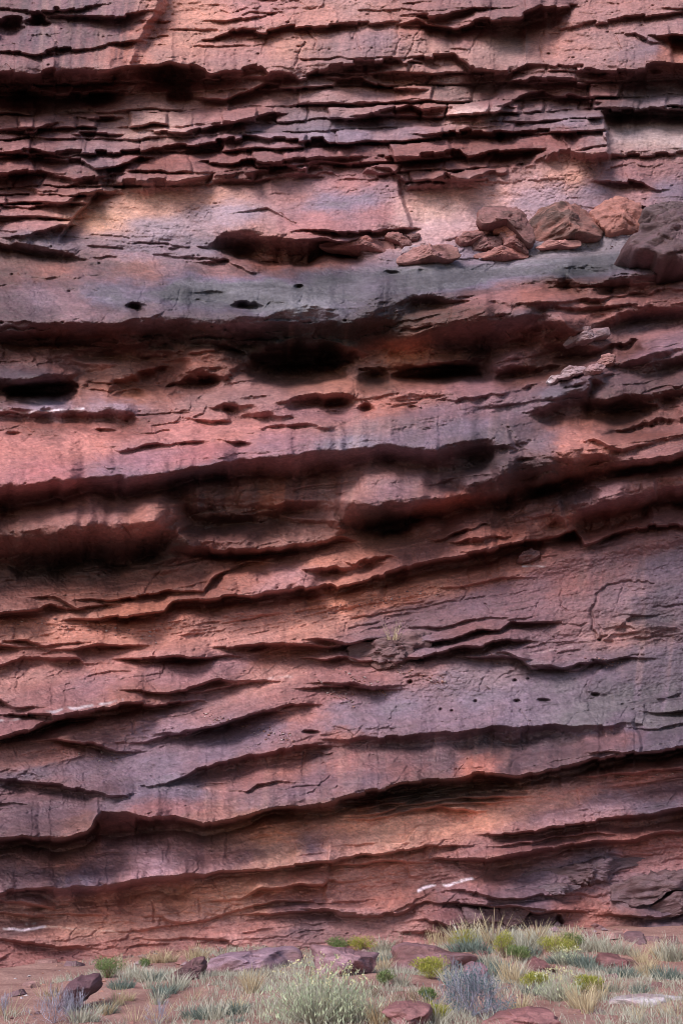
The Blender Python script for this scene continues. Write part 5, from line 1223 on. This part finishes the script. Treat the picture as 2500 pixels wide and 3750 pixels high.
def tuft_mesh(kind, seed):
    random.seed(seed); rb = Ribbons()
    n, Lm, sp, w, droop = dict(straw=(90, .33, .08, .010, 1.0), pale=(110, .25, .10, .010, .9), grey=(170, .13, .11, .010, .9), sparse=(40, .40, .12, .007, .5))[kind]
    for i in range(n):
        r = sp * math.sqrt(random.random()); a = random.random() * 6.28
        L = Lm * random.uniform(.45, 1.1)
        rb.strip(arc(r * math.cos(a), r * math.sin(a), a + random.gauss(0, .6), abs(random.gauss(.15, .3)) + r * 2.2, L, random.uniform(.1, droop), 5), w * random.uniform(.6, 1.3), random.uniform(.2, 1), None)
    return rb
TUFT = {}
for kind, mat in (('straw', M_STRAW), ('pale', M_PALE), ('grey', M_GREY), ('sparse', M_STRAW)):
    TUFT[kind] = []
    for v in range(3):
        rb = tuft_mesh(kind, 300 + v + len(kind) * 10)
        me = bpy.data.meshes.new('grass_tuft'); me.from_pydata(rb.V, [], rb.F); me.update()
        at = me.attributes.new('shade', 'FLOAT', 'POINT'); at.data.foreach_set('value', np.array(rb.A, np.float32)); me.materials.append(mat)
        TUFT[kind].append(me)

tuft_n = [0]
def tuft(kind, loc, s, label, group):
    me = TUFT[kind][tuft_n[0] % 3]; tuft_n[0] += 1
    o = bpy.data.objects.new('grass_tuft', me); link(o)
    o.location = (loc[0], loc[1], loc[2] - .015); o.rotation_euler = (0, 0, tuft_n[0] * 2.4); o.scale = (s, s, s * (0.85 + .3 * ((tuft_n[0] * 7) % 10) / 10))
    tag(o, label, 'grass', group)
    return o
LAND = [('P',1400,560,'largest bush'),('P',1110,330,'longest purple slab'),('P',340,480,'dark maroon rock'),('P',840,370,'dark angular rock'),('P',478,370,'light green shrub by the wall'),('P',637,340,'tiny dark green bush'),
        ('Q',640,500,'blue-grey twiggy shrub'),('Q',1010,270,'bright yellow-green shrub'),('Q',1145,440,'round yellow-green shrub'),('Q',450,300,'broad cracked rock'),('Q',1400,510,'whitish flat rock'),('Q',1290,340,'low red rock'),
        ('Q',920,345,'pointed red rock'),('Q',1020,430,'silvery green shrub'),('Q',130,330,'flat-topped slab'),('Q',660,380,'leaning purple block'),('Q',340,560,'flat pink rock at the bottom edge'),('Q',250,405,'narrow dark green shrub'),
        ('P',240,560,'bare whitish bush'),('Q',455,370,'olive and rust shrub')]
LAND = [(tr([a, (b, c)])[0], d) for a, b, c, d in LAND]
tufts = []
LG = 'low grey-green grass clumps on the sand'; LS = 'dry straw-coloured grass tufts among the rocks'; LP = 'pale bleached grass tufts below the wall'
for s_, x, y, k_, sc in [
    # left half
    ('P',680,335,'straw',.8),('P',720,335,'straw',.9),('P',760,330,'straw',.8),('P',640,335,'straw',.6),('P',850,325,'straw',1.0),('P',885,325,'straw',1.),('P',870,330,'straw',.9),
    ('P',545,445,'grey',1.3),('P',515,440,'grey',1.1),('P',640,410,'pale',1.1),('P',690,410,'grey',1.2),('P',600,400,'pale',1.0),('P',730,465,'grey',1.4),('P',710,485,'grey',1.1),('P',775,455,'pale',1.2),
    ('P',500,380,'pale',.9),('P',540,365,'straw',.8),('P',480,555,'grey',1.2),('P',470,560,'straw',.8),('P',570,500,'straw',.7),('P',520,520,'straw',.8),('P',1040,555,'grey',1.5),('P',1045,545,'straw',.9),
    ('P',860,575,'grey',1.3),('P',900,580,'grey',1.4),('P',945,580,'pale',1.3),('P',1115,465,'straw',1.1),('P',1095,440,'straw',.9),
    ('P',1040,595,'grey',.9),('P',230,500,'sparse',.9),('P',200,480,'sparse',.7),('P',800,440,'pale',1.),('P',840,500,'sparse',.8),('P',670,450,'pale',1.),('P',700,510,'pale',.9),
    ('P',400,590,'pale',1.1),('P',350,595,'pale',1.0),('P',590,380,'pale',.8),('P',560,410,'pale',.9),('P',1150,440,'pale',.9),('P',40,560,'sparse',.9),('P',600,590,'sparse',.9),('P',700,595,'sparse',.9),('P',430,400,'pale',.7),
    # right half
    ('Q',230,290,'pale',1.2),('Q',260,275,'pale',1.2),('Q',245,330,'grey',1.3),('Q',320,255,'pale',1.3),('Q',370,250,'pale',1.4),('Q',410,250,'pale',1.2),('Q',470,262,'straw',1.),('Q',510,260,'straw',.9),
    ('Q',560,250,'straw',1.3),('Q',600,260,'pale',1.5),('Q',640,250,'straw',1.5),('Q',690,250,'pale',1.5),('Q',730,255,'straw',1.5),('Q',780,260,'pale',1.4),('Q',830,260,'pale',1.5),('Q',880,260,'pale',1.4),('Q',920,250,'straw',1.3),('Q',950,260,'pale',1.2),
    ('Q',590,280,'grey',1.7),('Q',640,280,'grey',1.7),('Q',680,290,'grey',1.5),('Q',870,290,'pale',1.4),('Q',900,300,'grey',1.3),('Q',990,280,'straw',1.2),('Q',1080,260,'straw',1.2),('Q',1120,280,'pale',1.2),('Q',1190,275,'pale',1.3),('Q',1240,290,'pale',1.3),('Q',1290,290,'pale',1.3),
    ('Q',1120,345,'grey',1.7),('Q',1155,350,'grey',1.6),('Q',1010,330,'grey',1.3),('Q',1050,330,'grey',1.2),('Q',1180,370,'grey',1.2),('Q',1290,390,'grey',1.6),('Q',1320,395,'grey',1.4),('Q',1490,400,'grey',1.6),('Q',1530,405,'grey',1.4),
    ('Q',1380,330,'straw',1.),('Q',1420,370,'straw',1.),('Q',1400,390,'straw',1.),('Q',1480,320,'pale',1.4),('Q',1520,320,'pale',1.5),('Q',1560,320,'pale',1.5),('Q',1450,300,'straw',1.1),('Q',1380,465,'grey',1.3),('Q',1370,445,'pale',.9),
    ('Q',700,370,'grey',1.3),('Q',740,390,'grey',1.4),('Q',760,360,'grey',1.2),('Q',720,340,'pale',1.),('Q',690,330,'grey',1.1),('Q',800,420,'straw',1.3),('Q',840,430,'straw',1.2),('Q',850,405,'pale',1.2),('Q',960,470,'grey',1.2),('Q',900,470,'grey',1.2),
    ('Q',1230,460,'grey',1.2),('Q',1270,460,'pale',1.),('Q',1200,495,'straw',.9),('Q',1105,530,'straw',1.3),('Q',1130,540,'straw',1.3),('Q',1150,560,'straw',1.0),('Q',320,430,'pale',1.2),
    ('Q',240,370,'straw',1.1),('Q',840,560,'straw',1.1),('Q',860,560,'straw',1.),('Q',450,590,'straw',1.2),('Q',490,600,'pale',1.2),('Q',60,595,'pale',1.4),('Q',150,590,'pale',1.5),('Q',220,600,'straw',1.3),('Q',1340,590,'sparse',.8),('Q',1540,570,'sparse',1.),
    ('Q',1480,560,'sparse',.6),('Q',950,440,'pale',1.1),('Q',1050,340,'pale',1.1),('Q',800,300,'pale',1.2),('Q',1350,300,'pale',.9),('Q',550,430,'pale',1.2),('Q',1450,380,'sparse',.9),('Q',1300,440,'sparse',.6)]:
    x0, y0 = tr([s_, (x, y)])[0]
    g = gpt(x0, y0)
    lab, grp = {'grey': ('low grey-green grass clump', LG), 'straw': ('dry straw-coloured grass tuft', LS),
                'sparse': ('thin upright dry grass', 'thin dry grasses on bare sand'), 'pale': ('pale bleached grass tuft', LP)}[k_]
    o = tuft(k_, g, sc * (.8 + .03 * (g[1] - 12)), lab, grp)
    best = min(LAND, key=lambda q: math.hypot((q[0][0] - x0), (q[0][1] - y0) * 1.5))
    dx, dy = x0 - best[0][0], y0 - best[0][1]
    side = ('right of' if dx > 0 else 'left of') if abs(dx) > abs(dy) * 1.2 else ('in front of' if dy > 0 else 'behind')
    tufts.append((o, lab, side, best[1], math.hypot(dx, dy)))
for o_, (x0, y0) in smalls:
    best = min(LAND, key=lambda q: math.hypot((q[0][0] - x0), (q[0][1] - y0) * 1.5))
    dx, dy = x0 - best[0][0], y0 - best[0][1]
    side = ('right of' if dx > 0 else 'left of') if abs(dx) > abs(dy) * 1.2 else ('in front of' if dy > 0 else 'behind')
    tufts.append((o_, 'small angular red rock', side, best[1], math.hypot(dx, dy)))
byk = {}
for t_ in tufts: byk.setdefault(t_[1:4], []).append(t_)
ORD = LORD = ['nearest', 'second nearest', 'third nearest', 'fourth nearest', 'fifth nearest', 'sixth nearest', 'seventh nearest', 'eighth nearest', 'ninth nearest', 'tenth nearest', 'eleventh nearest', 'twelfth nearest']
for key, l_ in byk.items():
    l_.sort(key=lambda t: t[4])
    for n_, t_ in enumerate(l_):
        t_[0]['label'] = ('' if len(l_) == 1 else ORD[min(n_, 11)] + ' ') + key[0] + ' ' + key[1] + ' the ' + key[2]
# tuft on the slab high on the wall
x0, y0 = tr(['F', (288, 772)])[0]
X_, Y_, Z_ = point(x0, y0, surf_Y(x0, y0) - .5)
o = tuft('sparse', (float(X_), float(Y_), float(Z_)), 1.0, 'lone dry grass tuft on the grey slab halfway up the wall', None)

# leafy shrubs: stems + foliage (+ seed heads)
def shrub(px, py, w, h, kind, label, cat='shrub', seed=0, dense=1.0):
    random.seed(500 + seed)
    x, y, z = gpt(px, py)
    k = y / FPX * 1.0
    W_, H_ = w * k, h * k                    # metres from the size traced in pixels
    root = bpy.data.objects.new({'rabbit': 'rabbitbrush', 'lime': 'shrub', 'green': 'shrub', 'grey': 'twiggy_shrub', 'rust': 'shrub', 'pale': 'shrub', 'blue': 'shrub', 'twigs': 'bare_shrub', 'dead': 'dead_branches'}[kind], None)
    link(root); root.location = (x, y, z - .01); tag(root, label, cat)
    st = Ribbons(); lf = Ribbons(); fl = Ribbons()
    mats = {'rabbit': (M_PALE, M_SAGE), 'lime': (M_OLD, M_LIME), 'green': (M_OLD, M_GREEN), 'grey': (M_TWIG, M_BLUE), 'rust': (M_OLD, M_LIME), 'pale': (M_PALE, M_SAGE), 'blue': (M_OLD, M_BLUE), 'twigs': (M_TWIG, M_PALE), 'dead': (M_OLD, M_OLD)}[kind]
    if kind in ('rabbit', 'pale'):
        n = int((480 if kind == 'rabbit' else 300) * dense)
        for i in range(n):
            a = random.random() * 6.28; q = random.random() ** .6
            lean = q * 1.1 * min(1.5, W_ / H_)
            L = H_ * random.uniform(.6, 1.02) * (1 - .12 * q) / max(.55, math.cos(lean * .7))**.5
            pts = arc(.06 * math.cos(a), .06 * math.sin(a), a + random.gauss(0, .15), lean, L * .9, random.uniform(-.6, .5), 6, 0, .09)
            st.strip(pts, .0085 * (H_ + .5), random.uniform(.1, .9))
            tip = pts[-1]
            for m_ in range(3 if kind == 'rabbit' else 2):
                t_ = random.uniform(.45, 1); ia = min(4, int(t_ * 5)); p = pts[ia]; p2 = pts[ia + 1]
                f_ = random.random(); pp = [p[c] + (p2[c] - p[c]) * f_ for c in range(3)]
                d = [random.gauss(0, .4), random.gauss(0, .4), 1]; lf.leaf(pp, d, .05 * (H_ + .3), .006, random.uniform(.2, 1))
            if tip[2] > H_ * .62 and random.random() < .55:
                for m_ in range(7):
                    d = [random.gauss(0, 1), random.gauss(0, 1), random.gauss(.6, .6)]
                    pp = [tip[c] + random.gauss(0, .012) for c in range(3)]; fl.leaf(pp, d, .016, .007, random.uniform(.2, 1))
    elif kind in ('grey', 'twigs', 'dead'):
        def branch(p, az, th, L, w_, d):
            pts = [p]; q = list(p)
            for i in range(4):
                s_ = L / 4
                q = [q[0] + math.cos(az) * math.sin(th) * s_, q[1] + math.sin(az) * math.sin(th) * s_, max(.01, q[2] + math.cos(th) * s_)]
                pts.append(tuple(q)); az += random.gauss(0, .28); th += random.gauss(0, .2)
                if d > 0 and i > 0:
                    for _ in range(2 if d > 1 else 3):
                        branch(tuple(q), az + random.gauss(0, .8), abs(th + random.gauss(0, .45)), L * random.uniform(.4, .65), w_ * .6, d - 1)
                elif d == 0 and kind == 'grey' and random.random() < .55:
                    lf.leaf(q, [random.gauss(0, 1), random.gauss(0, 1), random.gauss(.3, 1)], .02, .004, random.uniform(0, 1))
            st.strip(pts, w_, random.uniform(.1, 1))
        nb = {'grey': 26, 'twigs': 14, 'dead': 12}[kind]
        for i in range(int(nb * dense)):
            a = random.random() * 6.28
            th = random.uniform(.1, 1.15) * min(1.3, W_ / H_ * .8) if kind != 'dead' else random.uniform(1.0, 1.5)
            branch((0, 0, 0.0), a, th, .5 * (W_ * .5 * math.sin(th) + H_ * math.cos(th)) * random.uniform(.85, 1.15), .011 if kind != 'twigs' else .008, 2)
    else:
        n = int(2600 * dense)
        lumps = [(random.gauss(0, .28), random.gauss(0, .28), random.uniform(.35, .75), random.uniform(.28, .45)) for _ in range(9)]
        for i in range(60):
            a = random.random() * 6.28; st.strip(arc(0, 0, a, random.uniform(0, 1.1), H_ * .8, -.3, 4, 0, .1), .008, random.random())
        for i in range(n):
            cx, cy, cz, r = random.choice(lumps)
            d = np.random.normal(size=3); d /= np.linalg.norm(d); rr = r * random.uniform(.55, 1.05)
            p = [(cx + d[0] * rr) * W_ * .72, (cy + d[1] * rr) * W_ * .72, max(.02, (cz + d[2] * rr * .8)) * H_ * .92]
            dd = [d[0] * .6 + random.gauss(0, .5), d[1] * .6 + random.gauss(0, .5), abs(d[2]) * .5 + random.uniform(.2, 1)]
            lf.leaf(p, dd, .03, .0045, random.uniform(0, 1) * (.6 + .4 * (p[2] / H_)))
    for rb_, nm, mt in ((st, 'stems', mats[0]), (lf, 'foliage', mats[1]), (fl, 'seed_heads', M_FLOW)):
        if rb_.V: tag(rb_.build(nm, mt, root), None, None, None, 'stuff')
    return root
def sh(s_, x, y, w, h, kind, label, seed, dense=1.0, cat='shrub'):
    x0, y0 = tr([s_, (x, y)])[0]
    return shrub(x0, y0, w * S, h * S, kind, label, cat, seed, dense)
sh('P', 1400, 600, 400, 300, 'rabbit', 'tall pale green bush with yellow seed heads, the largest plant at the bottom', 1, 1.2)
sh('Q', 40, 585, 260, 240, 'rabbit', 'pale green bush merging with the right side of the largest bush', 2, .5)
sh('Q', 640, 570, 400, 190, 'grey', 'wide bluish grey twiggy shrub at the bottom centre right', 3, 1.5)
sh('Q', 1020, 500, 190, 150, 'pale', 'pale silvery green shrub right of the blue-grey twiggy one', 4)
sh('Q', 1010, 300, 150, 82, 'lime', 'bright yellow-green shrub below the purple boulders', 5)
sh('Q', 1145, 472, 112, 82, 'lime', 'round yellow-green shrub above the whitish flat rock', 6)
sh('Q', 455, 405, 150, 88, 'rust', 'olive and rust shrub in front of the broad cracked rock', 7)
sh('Q', 920, 448, 100, 75, 'rust', 'rusty olive shrub between the silvery shrub and the straw grass', 8, .7)
sh('Q', 60, 278, 130, 58, 'green', 'small bright green shrub above the flat-topped slab', 9)
sh('Q', 150, 285, 100, 70, 'rust', 'rust-tinged shrub beside the small bright green one', 10, .7)
sh('Q', 250, 432, 60, 66, 'green', 'narrow dark green shrub right of the largest bush', 11, .5)
sh('Q', 440, 515, 60, 70, 'green', 'dark green sprig left of the blue-grey twiggy shrub', 12, .5)
sh('Q', 840, 325, 120, 70, 'green', 'soft green shrub left of the bright yellow-green one', 13, .7)
sh('Q', 775, 310, 90, 120, 'rust', 'tall olive shrub in the grass under the wall', 14, .7)
sh('Q', 600, 262, 120, 76, 'rust', 'faded olive shrub at the left end of the grass bank', 15, .6)
sh('Q', 1080, 262, 90, 60, 'green', 'leafy green shrub behind the bright yellow-green one', 16, .6)
sh('P', 478, 400, 110, 85, 'green', 'light green shrub at the left of the dry grass by the wall', 17, .6)
sh('P', 637, 352, 44, 34, 'green', 'tiny dark green bush at the wall foot', 18, .4)
sh('P', 240, 600, 280, 130, 'twigs', 'bare whitish twiggy bush at the bottom left', 19, 1.3)
sh('P', 330, 590, 160, 120, 'twigs', 'bare whitish twigs in front of the dark maroon rock', 20)
sh('P', 700, 600, 200, 90, 'twigs', 'sparse dark twigs at the bottom between the two bushes', 21, .6)
sh('P', 225, 480, 100, 60, 'dead', 'dry brown brush above the dark maroon rock', 22)
sh('Q', 180, 480, 160, 75, 'dead', 'fallen brown dead branches right of the largest bush', 23, 2.2, 'branches')
sh('Q', 350, 500, 150, 55, 'dead', 'bleached dead branches left of the blue-grey twiggy shrub', 24, 1.6, 'branches')
sh('Q', 60, 590, 200, 120, 'pale', 'silvery shrub at the bottom edge under the dead branches', 25)
sh('Q', 490, 590, 90, 70, 'rust', 'small straw and olive shrub at the bottom edge left of the grey shrub', 26, .5)
sh('Q', 1060, 340, 100, 90, 'pale', 'pale shrub below the bright yellow-green one', 27, .6)
sh('P', 20, 560, 60, 90, 'twigs', 'thin dry stalks at the left edge of the photo', 28, .5)

# scattered ground cover and stones nobody could count
random.seed(77)
rb = Ribbons()
for i in range(12500):
    x = random.uniform(-4.2, 4.2); y = random.uniform(11.2, 23.6)
    d = float(vn(np.array([x * .9 + 9]), np.array([y * .55 + 9]), 260)[0]) + .2 * (x > .5) + (.4 if x > -2.6 else -.3)
    if d < random.uniform(-.15, .6): continue
    z = float(ground_z(x, y)); a = random.random() * 6.28
    for k_ in range(random.randint(3, 8)):
        rb.strip([(p[0], p[1], p[2]) for p in arc(x + random.gauss(0, .03), y + random.gauss(0, .03), a + random.gauss(0, 1.2), abs(random.gauss(.3, .3)), random.uniform(.04, .15), .7, 4, z - .01)], .008, random.uniform(0, 1))
g_ = rb.build('ground_grass', M_PALE); tag(g_, 'short dry grass scattered over the sand between the shrubs', 'grass', None, 'stuff')
V = []; F = []; C = []
def pebble(x, y, z, s, c):
    b = len(V); pts = [(1, 0, 0), (-1, 0, 0), (0, 1, 0), (0, -1, 0), (0, 0, .7), (0, 0, -.7)]
    a = random.random() * 6.28
    for p in pts:
        q = (p[0] * math.cos(a) - p[1] * math.sin(a), p[0] * math.sin(a) + p[1] * math.cos(a), p[2] + random.gauss(0, .15))
        V.append((x + q[0] * s * random.uniform(.7, 1.2), y + q[1] * s * random.uniform(.7, 1.2), z + q[2] * s * .7)); C.append(c)
    for f in ((0, 2, 4), (2, 1, 4), (1, 3, 4), (3, 0, 4), (2, 0, 5), (1, 2, 5), (3, 1, 5), (0, 3, 5)): F.append(tuple(b + i for i in f))
for i in range(2600):
    x = random.uniform(-4.5, 4.5); y = random.uniform(11, 23.8); s = .01 + .035 * random.random() ** 4
    pebble(x, y, float(ground_z(x, y)), s, srgb(random.choice([(150,104,94), (128,92,90), (170,120,104), (176,160,160)])))
for i in range(700):
    x = random.uniform(-5, 5); y = random.uniform(20.5, 23.9); s = .02 + .13 * random.random() ** 5
    pebble(x, y, float(ground_z(x, y)) + s * .2, s, srgb(random.choice([(150,104,98), (128,92,92), (160,114,106), (140,112,116)])))
peb = mesh_obj('pebbles', V, F, BOULD, np.array(C), None, False); tag(peb, 'small red stones scattered on the sand', 'stones', None, 'stuff')
# rubble lying on the beds
V = []; F = []; C = []
for sheet_, x0, x1, ya, yb, n in (('F',300,520,905,970,90),('E',1380,1568,960,1060,120),('G',230,520,180,220,70),('G',900,1300,20,130,140),('F',20,260,900,1010,90),('H',1140,1568,310,285,60),('B',900,1400,1090,1060,50),('F',640,790,850,870,30),('F',1100,1300,860,880,40),
                                  ('E',0,700,680,760,120),('F',0,500,640,560,120)):
    for i in range(n):
        t = random.random(); x = x0 + (x1 - x0) * t; y = ya + (yb - ya) * t + random.gauss(0, 14)
        qx_, qy_ = tr([sheet_, (x, y)])[0]
        Yd = surf_Y(qx_, qy_) - .01
        X_, _, Z_ = point(qx_, qy_, Yd); pebble(float(X_), Yd, float(Z_), .012 + .03 * random.random() ** 3, srgb(random.choice([(150,104,96), (166,124,114), (128,98,100), (186,166,162)])))
rub = mesh_obj('rubble', V, F, BOULD, np.array(C), None, False); tag(rub, 'small broken stones lying along the rock beds', 'stones', None, 'stuff')
